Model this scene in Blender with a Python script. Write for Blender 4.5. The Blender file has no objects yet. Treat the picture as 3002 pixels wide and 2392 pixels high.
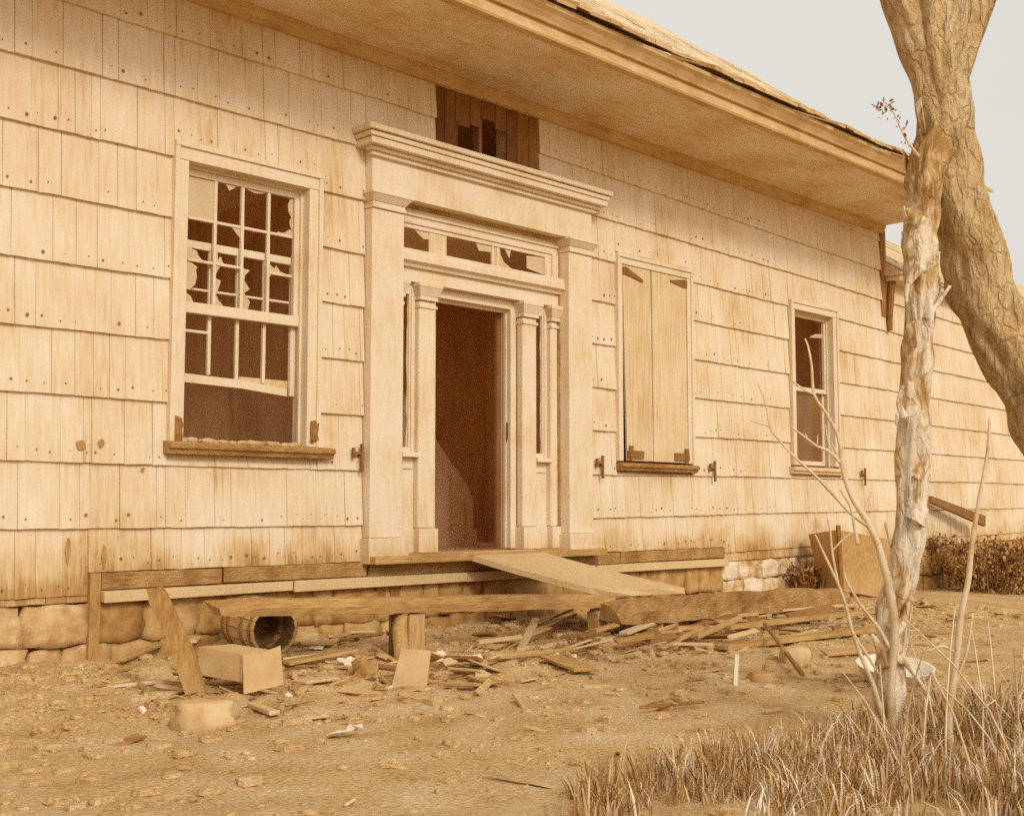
import bpy, math, random
from mathutils import Vector, Matrix, noise, Euler
R = random.Random(7)
rad = math.radians
scn = bpy.context.scene
col = scn.collection

# ------------------------------------------------------------------ camera
FOC = 3600.0 / 3002.0            # focal length in image widths
PHI, PITCH = rad(43.9), math.atan(294 / 3600.0)
CAM = Vector((0.0, -7.23, 0.96))
FW = Vector((math.cos(PHI) * math.cos(PITCH), math.sin(PHI) * math.cos(PITCH), math.sin(PITCH)))
RT = Vector((math.sin(PHI), -math.cos(PHI), 0.0))
UP = RT.cross(FW)
cd = bpy.data.cameras.new('camera')
cam = bpy.data.objects.new('camera', cd); col.objects.link(cam)
cd.sensor_fit = 'HORIZONTAL'; cd.sensor_width = 36.0; cd.lens = 36.0 * FOC
cd.clip_start = 0.05; cd.clip_end = 2000
cam.matrix_world = Matrix(((RT.x, UP.x, -FW.x, CAM.x), (RT.y, UP.y, -FW.y, CAM.y), (RT.z, UP.z, -FW.z, CAM.z), (0, 0, 0, 1)))
scn.camera = cam

# ------------------------------------------------------------------ sky, sun, exposure
SUN_TO = Vector((-0.33, -1.0, 0.62)).normalized()         # direction towards the sun
world = bpy.data.worlds.new('World'); scn.world = world; world.use_nodes = True
nt = world.node_tree; nt.nodes.clear()
wo = nt.nodes.new('ShaderNodeOutputWorld'); bg = nt.nodes.new('ShaderNodeBackground')
sky = nt.nodes.new('ShaderNodeTexSky'); sky.sky_type = 'NISHITA'; sky.sun_disc = False
sky.sun_elevation = math.asin(SUN_TO.z); sky.sun_rotation = math.atan2(SUN_TO.x, SUN_TO.y)
sky.air_density = 2.0; sky.dust_density = 6.0; sky.ozone_density = 0.5
hs = nt.nodes.new('ShaderNodeHueSaturation'); hs.inputs['Saturation'].default_value = 0.10
tint = nt.nodes.new('ShaderNodeMix'); tint.data_type = 'RGBA'; tint.blend_type = 'MULTIPLY'
tint.inputs[0].default_value = 1.0; tint.inputs[7].default_value = (1.0, 0.955, 0.90, 1)
veil = nt.nodes.new('ShaderNodeMix'); veil.data_type = 'RGBA'; veil.inputs[0].default_value = 0.75      # an even bright overcast veil over the sky
veil.inputs[7].default_value = (3.62, 3.62, 3.62, 1)
nt.links.new(sky.outputs[0], hs.inputs['Color']); nt.links.new(hs.outputs[0], veil.inputs[6]); nt.links.new(veil.outputs[2], tint.inputs[6])
nt.links.new(tint.outputs[2], bg.inputs['Color']); bg.inputs['Strength'].default_value = 0.15
nt.links.new(bg.outputs[0], wo.inputs['Surface'])
sd = bpy.data.lights.new('sun', 'SUN'); sd.energy = 0.88; sd.angle = rad(11); sd.color = (1.0, 0.96, 0.90)
sun = bpy.data.objects.new('sun', sd); col.objects.link(sun)
sun.rotation_euler = SUN_TO.to_track_quat('Z', 'Y').to_euler(); sun.location = (-6, -20, 16)
vs = scn.view_settings; vs.view_transform = 'Standard'; vs.look = 'None'; vs.gamma = 1.0; vs.exposure = 0.53
vs.use_curve_mapping = False
scn.cycles.use_denoising = False; scn.cycles.sample_clamp_indirect = 3.0; scn.cycles.max_bounces = 10; scn.cycles.diffuse_bounces = 8
scn.cycles.transparent_max_bounces = 12

# ------------------------------------------------------------------ helpers
S = 3002 / 2156
def ray(x, y):
    return FW + RT * ((x * S - 1501) / 3600) - UP * ((y * S - 1196) / 3600)
def wp(x, y, Y=0.0):            # where a line of sight meets the plane y = Y
    r = ray(x, y); return CAM + r * ((Y - CAM.y) / r.y)
def gp(x, y, z=0.0):            # ... meets the level z
    r = ray(x, y); return CAM + r * ((z - CAM.z) / r.z)
def dp(x, y, d):                # ... at depth d
    return CAM + ray(x, y) * d
def wpx(x, d): return x * S / 3600 * d     # a width seen at depth d
def smooth(t): t = max(0, min(1, t)); return t * t * (3 - 2 * t)
def ghz(x, y):                  # height of the ground
    h = 0.035 * noise.noise(Vector((x * .7, y * .7, 0))) + 0.018 * noise.noise(Vector((x * 2.6, y * 2.6, 3))) + 0.008 * noise.noise(Vector((x * 9, y * 9, 5)))
    rub = smooth((y + 3.1) / 1.0) * smooth((14 - x) / 2)
    h += rub * (.045 * noise.noise(Vector((x * 3.1, y * 3.1, 21))) + .03 * abs(noise.noise(Vector((x * 6.5, y * 6.5, 33)))) + .016 * noise.noise(Vector((x * 15, y * 15, 40))))
    h += 0.05 * smooth((y + 1.3) / 1.2) * (0.5 + 0.5 * noise.noise(Vector((x * 1.1, 0, 9))))
    h -= 0.10 * smooth((x - 11) / 4)
    return h * smooth((30 - abs(x - 8)) / 20)
def gpt(x, y, dz=0.0):
    p = gp(x, y); p.z = ghz(p.x, p.y) + dz; return p

class MB:
    def __init__(s): s.v = []; s.f = []
    def box(s, a, b, m=None):
        (x0, y0, z0), (x1, y1, z1) = a, b
        P = [Vector(p) for p in ((x0,y0,z0),(x1,y0,z0),(x1,y1,z0),(x0,y1,z0),(x0,y0,z1),(x1,y0,z1),(x1,y1,z1),(x0,y1,z1))]
        if m: P = [m @ p for p in P]
        return s.hexa(P)
    def hexa(s, P):
        n = len(s.v); s.v += [tuple(p) for p in P]
        s.f += [tuple(n + i for i in q) for q in ((0,3,2,1),(4,5,6,7),(0,1,5,4),(1,2,6,5),(2,3,7,6),(3,0,4,7))]
        return s
    def prism(s, poly, off):        # polygon (3D points) swept by the vector off
        n = len(s.v); k = len(poly); off = Vector(off)
        s.v += [tuple(p) for p in poly] + [tuple(Vector(p) + off) for p in poly]
        s.f += [tuple(range(n + k - 1, n - 1, -1)), tuple(range(n + k, n + 2 * k))]
        for i in range(k):
            j = (i + 1) % k; s.f.append((n + i, n + j, n + k + j, n + k + i))
        return s
    def profile(s, prof, x0, x1):   # (y, z) outline swept along X
        return s.prism([(x0, y, z) for y, z in prof], (x1 - x0, 0, 0))
    def tube(s, pts, rads, sides=8, rough=0.0, freq=6.0, seed=0.0, flat=1.0, ridge=0.0):
        pts = [Vector(p) for p in pts]; n = len(s.v); N = len(pts); u = None
        for i, p in enumerate(pts):
            t = (pts[min(i + 1, N - 1)] - pts[max(i - 1, 0)]).normalized()
            if u is None: u = t.orthogonal().normalized()
            u = (u - t * u.dot(t)).normalized(); w = t.cross(u)
            for k in range(sides):
                a = 2 * math.pi * k / sides
                d = u * math.cos(a) + w * math.sin(a) * flat
                r = rads[i]
                if rough: r *= 1 + rough * noise.noise(Vector((d.x * 1.6, d.y * 1.6, p.z * freq + seed))) + .5 * rough * noise.noise(Vector((d.x * 4, d.y * 4, p.z * freq * 2.4 + seed)))
                if ridge: r *= 1 + ridge * (abs(noise.noise(Vector((math.cos(a) * 3.2 + p.z * .8, math.sin(a) * 3.2, p.z * 2.2 + seed)))) - .25) + ridge * .5 * noise.noise(Vector((math.cos(a) * 7, math.sin(a) * 7, p.z * 7 + seed)))
                s.v.append(tuple(p + d * r))
        for i in range(N - 1):
            for k in range(sides):
                a, b = n + i * sides + k, n + i * sides + (k + 1) % sides
                s.f.append((a, b, b + sides, a + sides))
        s.f.append(tuple(n + k for k in range(sides - 1, -1, -1))); s.f.append(tuple(n + (N - 1) * sides + k for k in range(sides)))
        return s
    def lump(s, c, r, seed=0, sub=2, amp=.25, m=None, rnd=.55):   # rough stone: a subdivided cube pushed out to a rounded box
        k = sub + 1; idx = {}
        c = Vector(c); r = Vector(r)
        def vert(p):
            key = tuple(round(q, 4) for q in p)
            if key in idx: return idx[key]
            q = Vector(p); e = Vector([math.copysign(abs(a) ** .8, a) for a in q]); ln = q.length
            q = q.lerp(q / ln * 1.25, rnd)
            q *= 1 + amp * noise.noise(q * 1.3 + Vector((seed * 3.1, seed, -seed)))
            q = Vector((q.x * r.x, q.y * r.y, q.z * r.z))
            if m: q = m @ q
            idx[key] = len(s.v); s.v.append(tuple(c + q)); return idx[key]
        for ax in range(3):
            for sg in (-1, 1):
                for i in range(k):
                    for j in range(k):
                        qs = []
                        for di, dj in ((0, 0), (1, 0), (1, 1), (0, 1)):
                            p = [0, 0, 0]; p[ax] = sg; p[(ax + 1) % 3] = -1 + 2 * (i + di) / k; p[(ax + 2) % 3] = -1 + 2 * (j + dj) / k
                            qs.append(vert(p))
                        s.f.append(tuple(qs if sg > 0 else qs[::-1]))
        return s
    def build(s, name, mat, parent=None, smooth_=False, kind=None):
        me = bpy.data.meshes.new(name); me.from_pydata(s.v, [], s.f); me.update()
        if smooth_: me.polygons.foreach_set('use_smooth', [True] * len(me.polygons))
        me.materials.append(M[mat]); o = bpy.data.objects.new(name, me); col.objects.link(o)
        if parent: o.parent = parent
        if kind: o['kind'] = kind
        return o
def tag(o, label, cat, group=None):
    o['label'] = label; o['category'] = cat
    if group: o['group'] = group
    return o
def empty(name, loc=(0, 0, 0)):
    o = bpy.data.objects.new(name, None); col.objects.link(o); o.location = loc; o.empty_display_size = .2; return o
def under(root, o):               # parent without moving
    o.parent = root; o.matrix_parent_inverse = Matrix.Translation(-Vector(root.location)); return o
def bevel(o, w=.006, seg=2):
    b = o.modifiers.new('bevel', 'BEVEL'); b.width = w; b.segments = seg; b.limit_method = 'ANGLE'; b.angle_limit = rad(40); return o

# ------------------------------------------------------------------ materials (sepia print: every tone is a brown)
SEP = [(0.0, (.13, .048, .013)), (.25, (.27, .122, .034)), (.5, (.47, .268, .086)), (.75, (.64, .455, .228)), (1.0, (.79, .695, .545))]
def sep(v):
    v = max(0, min(1, v))
    for (a, c), (b, d) in zip(SEP, SEP[1:]):
        if v <= b:
            t = (v - a) / (b - a); return tuple(x + (y - x) * t for x, y in zip(c, d)) + (1,)
M = {}
def mat(name, stops, scale=8, stretch=(1, 1, 1), big=1.2, bigw=.4, rough=.85, bump=.25, island=.0, spec=.15, alpha=None, dist=.01, extra=None, bump_fac=False):
    m = bpy.data.materials.new(name); m.use_nodes = True; t = m.node_tree; N = t.nodes; L = t.links
    b = N['Principled BSDF']; b.inputs['Roughness'].default_value = rough; b.inputs['Specular IOR Level'].default_value = spec
    tc = N.new('ShaderNodeTexCoord'); mp = N.new('ShaderNodeMapping'); mp.inputs['Scale'].default_value = stretch
    L.new(tc.outputs['Object'], mp.inputs['Vector'])
    n1 = N.new('ShaderNodeTexNoise'); n1.inputs['Scale'].default_value = scale; n1.inputs['Detail'].default_value = 6; n1.inputs['Roughness'].default_value = .62
    L.new(mp.outputs[0], n1.inputs['Vector'])
    n2 = N.new('ShaderNodeTexNoise'); n2.inputs['Scale'].default_value = big; n2.inputs['Detail'].default_value = 3
    L.new(tc.outputs['Object'], n2.inputs['Vector'])
    def math_(op, a, c):
        k = N.new('ShaderNodeMath'); k.operation = op
        for i, q in enumerate((a, c)):
            if isinstance(q, (int, float)): k.inputs[i].default_value = q
            else: L.new(q, k.inputs[i])
        return k.outputs[0]
    fac = math_('ADD', math_('MULTIPLY', n1.outputs[0], 1 - bigw), math_('MULTIPLY', n2.outputs[0], bigw))
    fac = math_('ADD', math_('MULTIPLY', math_('SUBTRACT', fac, .5), 1.7), .5)
    if island:
        g = N.new('ShaderNodeNewGeometry')
        oi = N.new('ShaderNodeObjectInfo')
        rr = math_('FRACT', math_('ADD', g.outputs['Random Per Island'], oi.outputs['Random']), 0)
        fac = math_('ADD', fac, math_('MULTIPLY', math_('SUBTRACT', rr, .5), island))
    if extra: fac = extra(N, L, math_, fac, tc)
    cr = N.new('ShaderNodeValToRGB'); e = cr.color_ramp.elements
    while len(e) < len(stops): e.new(.5)
    for q, (p, v) in zip(e, stops): q.position = p; q.color = v if isinstance(v, tuple) else sep(v)
    L.new(fac, cr.inputs[0]); L.new(cr.outputs[0], b.inputs['Base Color'])
    if bump:
        bp = N.new('ShaderNodeBump'); bp.inputs['Strength'].default_value = bump; bp.inputs['Distance'].default_value = dist
        L.new(fac if bump_fac else n1.outputs[0], bp.inputs['Height']); L.new(bp.outputs[0], b.inputs['Normal'])
    if alpha is not None: b.inputs['Alpha'].default_value = alpha
    M[name] = m; return m
def wall_dirt(N, L, mth, fac, tc, streak=.17):     # mud splashed up from the old porch floor, and pale and dark weather streaks
    sx = N.new('ShaderNodeSeparateXYZ'); L.new(tc.outputs['Object'], sx.inputs[0])
    n = N.new('ShaderNodeTexNoise'); n.inputs['Scale'].default_value = 3.2; n.inputs['Detail'].default_value = 4; L.new(tc.outputs['Object'], n.inputs['Vector'])
    h = mth('ADD', sx.outputs['Z'], mth('MULTIPLY', mth('SUBTRACT', n.outputs[0], .5), .5))
    r = N.new('ShaderNodeMapRange'); L.new(h, r.inputs[0]); r.inputs[1].default_value = .52; r.inputs[2].default_value = .80; r.inputs[3].default_value = .36; r.inputs[4].default_value = 0
    mp = N.new('ShaderNodeMapping'); mp.inputs['Scale'].default_value = (9, 1, .55); L.new(tc.outputs['Object'], mp.inputs['Vector'])
    n3 = N.new('ShaderNodeTexNoise'); n3.inputs['Scale'].default_value = 2.2; n3.inputs['Detail'].default_value = 5; L.new(mp.outputs[0], n3.inputs['Vector'])
    r3 = N.new('ShaderNodeMapRange'); L.new(n3.outputs[0], r3.inputs[0]); r3.inputs[1].default_value = .56; r3.inputs[2].default_value = .74; r3.inputs[3].default_value = 0; r3.inputs[4].default_value = streak
    return mth('SUBTRACT', mth('SUBTRACT', fac, r.outputs[0]), r3.outputs[0])
mat('paint', [(.0, .40), (.22, .66), (.42, .82), (.7, .92), (1, .99)], 6, (8, 8, .5), 1.4, .55, .8, .15, .13, extra=wall_dirt, dist=.006)
mat('trim', [(.0, .60), (.3, .80), (.5, .88), (1, .96)], 7, (5, 5, .8), 2.4, .5, .7, .2, .0, dist=.005, extra=lambda *a: wall_dirt(*a, streak=.05))
mat('soffit', [(.1, .46), (.35, .76), (.6, .92), (1, .98)], 5, (.8, 2.5, 2.5), 1.5, .55, .8, .1)
mat('eave_shade_paint', [(.1, .40), (.45, .62), (.7, .74), (1, .85)], 6, (.8, 4, 4), 3, .5, .85, .2)  # darker trim paint, the shade under the eaves put into its colour
mat('old_wood', [(.15, .28), (.5, .52), (.9, .70)], 7, (1.0, 12, 12), 2, .35, .9, .5, .15, dist=.008)
mat('old_wood_v', [(.15, .32), (.5, .55), (.9, .72)], 7, (12, 12, 1.0), 2, .35, .9, .4, .15, dist=.006)
mat('dark_wood', [(.2, .12), (.55, .30), (.95, .46)], 6, (10, 10, 1.2), 2, .4, .9, .5, .1)
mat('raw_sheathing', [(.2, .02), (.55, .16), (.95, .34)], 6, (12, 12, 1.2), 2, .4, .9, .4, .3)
mat('plank_wood', [(.15, .60), (.5, .72), (.9, .82)], 6, (10, 1.2, 10), 2, .3, .85, .25, dist=.005)
mat('rotten_wood', [(.2, .18), (.5, .42), (.85, .66)], 9, (2.0, 9, 9), 4, .5, .95, .8, dist=.02)
mat('post_wood', [(.2, .25), (.5, .45), (.9, .62)], 8, (9, 9, 1.4), 4, .4, .9, .6, dist=.01)
mat('shutter', [(.15, .56), (.5, .78), (.85, .93)], 8, (10, 10, .35), 2.0, .3, .8, .3, .1, dist=.005)
mat('roofing', [(.15, .60), (.5, .82), (1, .97)], 9, (6, 1, 1), 2, .4, .8, .3, .25)
mat('roof_edge', [(.1, .38), (.5, .58), (.9, .74)], 9, (6, 1, 1), 3, .4, .85, .4, .35)
mat('white_stone', [(.22, .42), (.42, .75), (.6, .92), (1, 1.0)], 11, (1, 1, 1), 3, .4, .9, .5, .25, dist=.012)
mat('dim_stone', [(.2, .24), (.5, .48), (.9, .68)], 9, (1, 1, 1), 3, .4, .95, .6, .3, dist=.015)
mat('dirt', [(.2, .34), (.42, .58), (.6, .72), (.85, .92)], 55, (1, 1, 1), 3.0, .35, 1, .8, dist=.014, spec=.05, bump_fac=True)
mat('rock', [(.2, .48), (.5, .66), (.9, .80)], 9, (1, 1, 1), 4, .3, .9, .4)
mat('litter', [(.0, .30), (.5, .58), (.85, .74), (1, .9)], 5, (1, 1, 1), 3, .2, .9, .2, .75)
mat('card', [(.15, .46), (.5, .66), (.85, .80)], 4, (1, 1, 1), 2, .5, .8, .08)
def fissured(N, L, mth, fac, tc, depth=.20):
    mp = N.new('ShaderNodeMapping'); mp.inputs['Scale'].default_value = (13, 13, 3.2); L.new(tc.outputs['Object'], mp.inputs['Vector'])
    nz = N.new('ShaderNodeTexNoise'); nz.inputs['Scale'].default_value = 5; L.new(tc.outputs['Object'], nz.inputs['Vector'])
    ad = N.new('ShaderNodeVectorMath'); ad.operation = 'MULTIPLY_ADD'; L.new(nz.outputs['Color'], ad.inputs[0]); ad.inputs[1].default_value = (2.2, 2.2, 2.2); L.new(mp.outputs[0], ad.inputs[2])
    v = N.new('ShaderNodeTexVoronoi'); v.feature = 'DISTANCE_TO_EDGE'; v.inputs['Scale'].default_value = 1.6; L.new(ad.outputs[0], v.inputs['Vector'])
    r = N.new('ShaderNodeMapRange'); L.new(v.outputs['Distance'], r.inputs[0]); r.inputs[1].default_value = .0; r.inputs[2].default_value = .14; r.inputs[3].default_value = depth; r.inputs[4].default_value = 0
    return mth('SUBTRACT', fac, r.outputs[0])
def barked(N, L, mth, fac, tc):        # bark still clings to the upper part of the stem
    sx = N.new('ShaderNodeSeparateXYZ'); L.new(tc.outputs['Object'], sx.inputs[0])
    r = N.new('ShaderNodeMapRange'); L.new(mth('ADD', sx.outputs['Z'], mth('MULTIPLY', fac, -.5)), r.inputs[0]); r.inputs[1].default_value = 1.75; r.inputs[2].default_value = 2.2; r.inputs[3].default_value = 0; r.inputs[4].default_value = .13
    return mth('SUBTRACT', fac, r.outputs[0])
mat('bark_pale', [(.24, .36), (.38, .58), (.48, .88), (.75, 1.0)], 7, (2.2, 2.2, .9), 4.5, .5, .9, .8, dist=.025, extra=lambda N, L, m, f, t: barked(N, L, m, m('ADD', fissured(N, L, m, f, t, .11), .02), t), bump_fac=True)
mat('bark_dark', [(.1, .44), (.38, .64), (.58, .76), (.85, .94)], 10, (2.2, 2.2, .55), 3.2, .4, .95, 1.0, dist=.05, extra=lambda *a: fissured(*a, depth=.14), bump_fac=True)
mat('twig', [(.2, .55), (.5, .82), (.9, .97)], 14, (1, 1, 1), 3, .3, .8, .2)
mat('grass', [(.1, .30), (.5, .56), (.8, .74), (.98, 1.0)], 3, (1, 1, 1), 1.5, .3, .85, 0, 1.0)
mat('brush', [(.1, .08), (.5, .30), (.9, .56)], 3, (1, 1, 1), 3, .3, .9, 0, .9)
mat('rust', [(.2, .10), (.6, .28), (1, .38)], 30, (1, 1, 1), 9, .3, .9, .2)
mat('stain', [(.2, .10), (.6, .30), (1, .5)], 30, (1, 1, 1), 9, .3, .95, 0)
mat('white_scrap', [(.1, .85), (.5, .98), (1, 1.0)], 7, (1, 1, 1), 3, .3, .7, .2)
mat('tin', [(.2, .42), (.5, .56), (1, .66)], 7, (1, 1, 1), 3, .3, .5, .1, spec=.4)
mat('keg_wood', [(.15, .38), (.5, .60), (.9, .74)], 6, (12, 12, 1.0), 2, .3, .85, .3, .25)
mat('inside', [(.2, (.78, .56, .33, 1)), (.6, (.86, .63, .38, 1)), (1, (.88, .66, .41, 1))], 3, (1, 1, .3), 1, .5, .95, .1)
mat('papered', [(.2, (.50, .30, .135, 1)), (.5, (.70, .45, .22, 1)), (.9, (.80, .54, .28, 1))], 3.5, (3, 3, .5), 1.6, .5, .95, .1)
mat('glass', [(.2, .70), (.6, .80), (1, .88)], 4, (1, 1, 1), 2, .5, .12, 0, spec=.5, alpha=.86)  # the sky's reflection is painted in as a pale base colour
mat('clear_glass', [(.2, .30), (.6, .4), (1, .5)], 4, (1, 1, 1), 2, .5, .06, 0, spec=.5, alpha=.32)

# ------------------------------------------------------------------ ground
xs = [-300, -120, -50, -20, -8, -3, -1] + [0 + i * .05 for i in range(0, 241)] + [12.1 + i * .1 for i in range(70)] + [19.6, 21, 24, 30, 50, 120, 300]
ys = [-300, -120, -50, -25, -14, -10] + [-8.2 + i * .1 for i in range(0, 28)] + [-5.4 + i * .04 for i in range(0, 141)] + [.6, 2, 8, 20, 60, 150, 300]
g = MB()
for y in ys:
    for x in xs: g.v.append((x, y, ghz(x, y)))
w = len(xs)
for j in range(len(ys) - 1):
    for i in range(w - 1): g.f.append((j * w + i, j * w + i + 1, (j + 1) * w + i + 1, (j + 1) * w + i))
g.build('ground', 'dirt', None, True, 'structure')

# ------------------------------------------------------------------ farmhouse: walls
H = empty('farmhouse', (7.2, 0, 0))
tag(H, 'abandoned shingled farmhouse with broken windows, pilastered doorway and deep eaves', 'house')
def part(mb, name, m, parent=None, **k):
    o = mb.build(name, m, None, **k); return under(parent or H, o) if not parent else sub(parent, o)
def sub(parent, o):
    o.parent = parent; return o
XL, XE, XW = -1.0, 14.2, 24.0          # left end, end of the main block, end of the wing
WIN1 = (4.335, 5.335, 1.40, 3.29); DOOR = (6.20, 8.12, .60, 3.33); WIN2 = (12.05, 12.90, 1.44, 3.19); WIN3 = (8.97, 10.0, 1.40, 3.26)
HOLE = (6.86, 7.46, 3.80, 4.30)
def pieces(x0, x1, z0, z1, holes):
    X = sorted({x0, x1, *[h[i] for h in holes for i in (0, 1) if x0 < h[i] < x1]}); out = []
    for a, b in zip(X, X[1:]):
        iv = [(z0, z1)]
        for h in holes:
            if h[0] < (a + b) / 2 < h[1]:
                iv = [q for lo, hi in iv for q in ((lo, min(hi, h[2])), (max(lo, h[3]), hi)) if q[1] - q[0] > .012]
        out += [(a, b, lo, hi) for lo, hi in iv]
    return out
mb = MB()
def wider(h, e=.012): return (h[0] - e, h[1] + e, h[2] - e, h[3] + e)
for a, b, lo, hi in pieces(XL, XE, .38, 4.6, [wider(WIN1), wider(DOOR), wider(WIN2), wider(WIN3), HOLE]): mb.box((a, .0, lo), (b, .14, hi))
part(mb, 'front_wall', 'dim_stone')
part(MB().box((XE, .004, .38), (XW, .14, 3.86)), 'wing_wall', 'dim_stone')

def course_z(k, X):                    # the courses draw together towards the far end of the wall
    s = .4115 if X < 6 else .4115 + (X - 6) * (-.0046)
    return 2.068 + k * s - (.006 * max(0, X - 12)) + .014 * noise.noise(Vector((X * .5, k * 3.3, 0)))
BLK = [(4.225, 5.445, 1.32, 3.40), (5.872, 8.505, .0, 3.84), (8.885, 10.075, 1.30, 3.37), (11.94, 13.0, 1.33, 3.29), (6.60, 7.84, 3.80, 4.40)]
def floor_z(X): return .385 if X < 3.70 else (.565 if X < 10.62 else .42 + .012 * (X - 10.6))
def top_z(X): return 4.46 if X < XE else 3.80
shingles = []; nails = MB(); stains = MB()
for k in range(-5, 7):
    x = 0.6 + R.random() * .2
    while x < 23.4:
        wd = R.choice((.11, .13, .15, .17, .2, .22, .26))
        cuts = [c for b in BLK for c in (b[0], b[1])] + [3.70, 10.62, XE]
        x1 = x + wd
        for c in cuts:
            if x + 1e-4 < c < x1 + .035: x1 = c
        xc = (x + x1) / 2
        z0 = max(course_z(k, xc), floor_z(xc)); z1 = min(course_z(k + 1, xc) + .05, top_z(xc)); zr = min(course_z(k + 1, xc), top_z(xc))
        if zr - z0 > .03:
            for a, b, lo, hi in pieces(x, x1, z0, z1, BLK): shingles.append((a, b, lo, hi, k, lo <= z0 + 1e-6))
        x = x1
def shingle(mb, s):
    a, b, lo, hi, k, full = s
    ga, gb = R.choice((.0005, .001, .0015, .003)), R.choice((.0005, .001, .0015, .003))
    t = R.uniform(.031, .037); tt = .006; skew = R.uniform(-.0025, .0025); yj = R.uniform(-.0012, .0012)
    if hi - lo < .2: t *= .8
    z0a, z0b = lo + R.uniform(-.002, .002) + skew, lo + R.uniform(-.002, .002) - skew
    zm = (z0a + z0b) / 2 + R.uniform(-.002, .002)
    xm = (a + b) / 2; bow = R.uniform(-.004, .005)
    n = len(mb.v)
    mb.v += [(a + ga, -t - yj, z0a), (xm, -t - yj - bow, zm), (b - gb, -t - yj, z0b), (b - gb, -tt, hi), (xm, -tt - bow * .3, hi), (a + ga, -tt, hi),
             (a + ga, .004, z0a), (xm, .004, zm), (b - gb, .004, z0b), (b - gb, .004, hi), (xm, .004, hi), (a + ga, .004, hi)]
    mb.f += [tuple(n + i for i in q) for q in ((0,1,4,5),(1,2,3,4),(1,0,6,7),(2,1,7,8),(3,2,8,9),(4,3,9,10),(5,4,10,11),(0,5,11,6),(7,6,11,10),(8,7,10,9))]
    if hi - lo > .22 and a < 11.5:
        for u in ((.22, .78) if b - a > .15 else (.5,)):
            if R.random() < .30: continue
            nx = a + (b - a) * (u + R.uniform(-.12, .12)); nz = lo + R.uniform(.045, .085)
            f = (nz - lo) / (hi - lo); ny = -t + (t - tt) * f - abs(yj) - .0055
            r = R.choice((.004, .005, .006, .008, .011))
            q = len(nails.v); nails.v += [(nx + r * math.cos(i * math.pi / 3.5), ny, nz + r * 1.15 * math.sin(i * math.pi / 3.5)) for i in range(7)]
            nails.f.append(tuple(range(q, q + 7)))
shingles.sort(key=lambda s: s[0] if s[0] > 2.6 else 99 - s[0])
far = MB()
for i, s in enumerate(shingles):
    if i < 300:
        mb = MB(); shingle(mb, s); part(mb, 'shingle', 'paint')
    else: shingle(far, s)
part(far, 'shingle_field', 'paint', kind='stuff')
part(nails, 'nail_heads', 'stain', kind='stuff')

# stains, and holes painted as dark patches, in the shingles to the left of the window
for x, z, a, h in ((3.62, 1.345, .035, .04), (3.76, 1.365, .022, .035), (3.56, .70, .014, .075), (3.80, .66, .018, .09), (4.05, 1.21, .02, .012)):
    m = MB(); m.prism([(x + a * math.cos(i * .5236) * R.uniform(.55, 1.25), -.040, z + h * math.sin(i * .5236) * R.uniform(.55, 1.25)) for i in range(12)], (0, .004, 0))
    part(m, 'hole_stain_patch', 'post_wood')

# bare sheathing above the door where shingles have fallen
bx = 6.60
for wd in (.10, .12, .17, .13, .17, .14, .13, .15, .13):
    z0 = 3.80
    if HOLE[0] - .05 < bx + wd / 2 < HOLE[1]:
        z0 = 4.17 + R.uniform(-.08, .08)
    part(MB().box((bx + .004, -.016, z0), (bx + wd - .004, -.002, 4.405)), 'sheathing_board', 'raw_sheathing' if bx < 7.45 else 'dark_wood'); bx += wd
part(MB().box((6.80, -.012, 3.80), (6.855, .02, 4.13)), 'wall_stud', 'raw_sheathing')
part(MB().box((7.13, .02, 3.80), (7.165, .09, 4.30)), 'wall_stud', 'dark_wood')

# ------------------------------------------------------------------ eaves and roof
mb = MB()
yb = -1.16
x0 = XL
part(MB().profile([(.0, 4.50), (-1.2, 4.50), (-1.2, 4.53), (.0, 4.53)], XL, XE), 'soffit', 'soffit')
part(MB().profile([(-.03, 4.40), (-.05, 4.40), (-.055, 4.43), (-.085, 4.46), (-.09, 4.498), (-.001, 4.498), (-.001, 4.40)], XL, XE - .01), 'bed_moulding', 'eave_shade_paint')
part(MB().profile([(-1.14, 4.47), (-1.215, 4.47), (-1.225, 4.485), (-1.225, 4.53), (-1.205, 4.545), (-1.205, 4.58), (-1.14, 4.58)], XL, XE + .02), 'fascia_bead', 'eave_shade_paint')
part(MB().profile([(-1.14, 4.582), (-1.235, 4.582), (-1.245, 4.60), (-1.275, 4.64), (-1.305, 4.665), (-1.31, 4.695), (-1.14, 4.695)], XL, XE + .03), 'crown_moulding', 'eave_shade_paint')
def roof_z(y): return 4.70 + (y + 1.30) * .50 if y < -.6 else 5.05 + (y + .6) * .755
prof = [(-1.30, 4.697), (-.6, 5.047), (3.6, 8.2), (3.6, 8.05), (-.6, 4.93), (-1.18, 4.66)]
part(MB().profile(prof, XL, XE + .10), 'roof', 'roofing')
part(MB().prism([(XE - .001, 0, 4.5), (XE - .001, 3.6, 4.5), (XE - .001, 3.6, 8.0), (XE - .001, -.4, 5.1)], (-.12, 0, 0)), 'gable_wall', 'paint')
rx = 4.8; butt = MB(); n = 0
while rx < XE + .08:
    wd = R.uniform(.10, .24)
    if R.random() > .05:
        y = -1.36 + R.uniform(-.025, .02); z = 4.705 + R.uniform(-.004, .012)
        P = [(rx, y, z), (rx + wd - .006, y + R.uniform(-.01, .01), z), (rx + wd - .006, -.9, z + .24), (rx, -.9, z + .24)]
        t = R.uniform(.022, .045)
        o = MB().hexa(P + [(p[0], p[1], p[2] + t) for p in P]); part(o, 'roof_shingle', 'roof_edge')
    rx += wd
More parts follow.
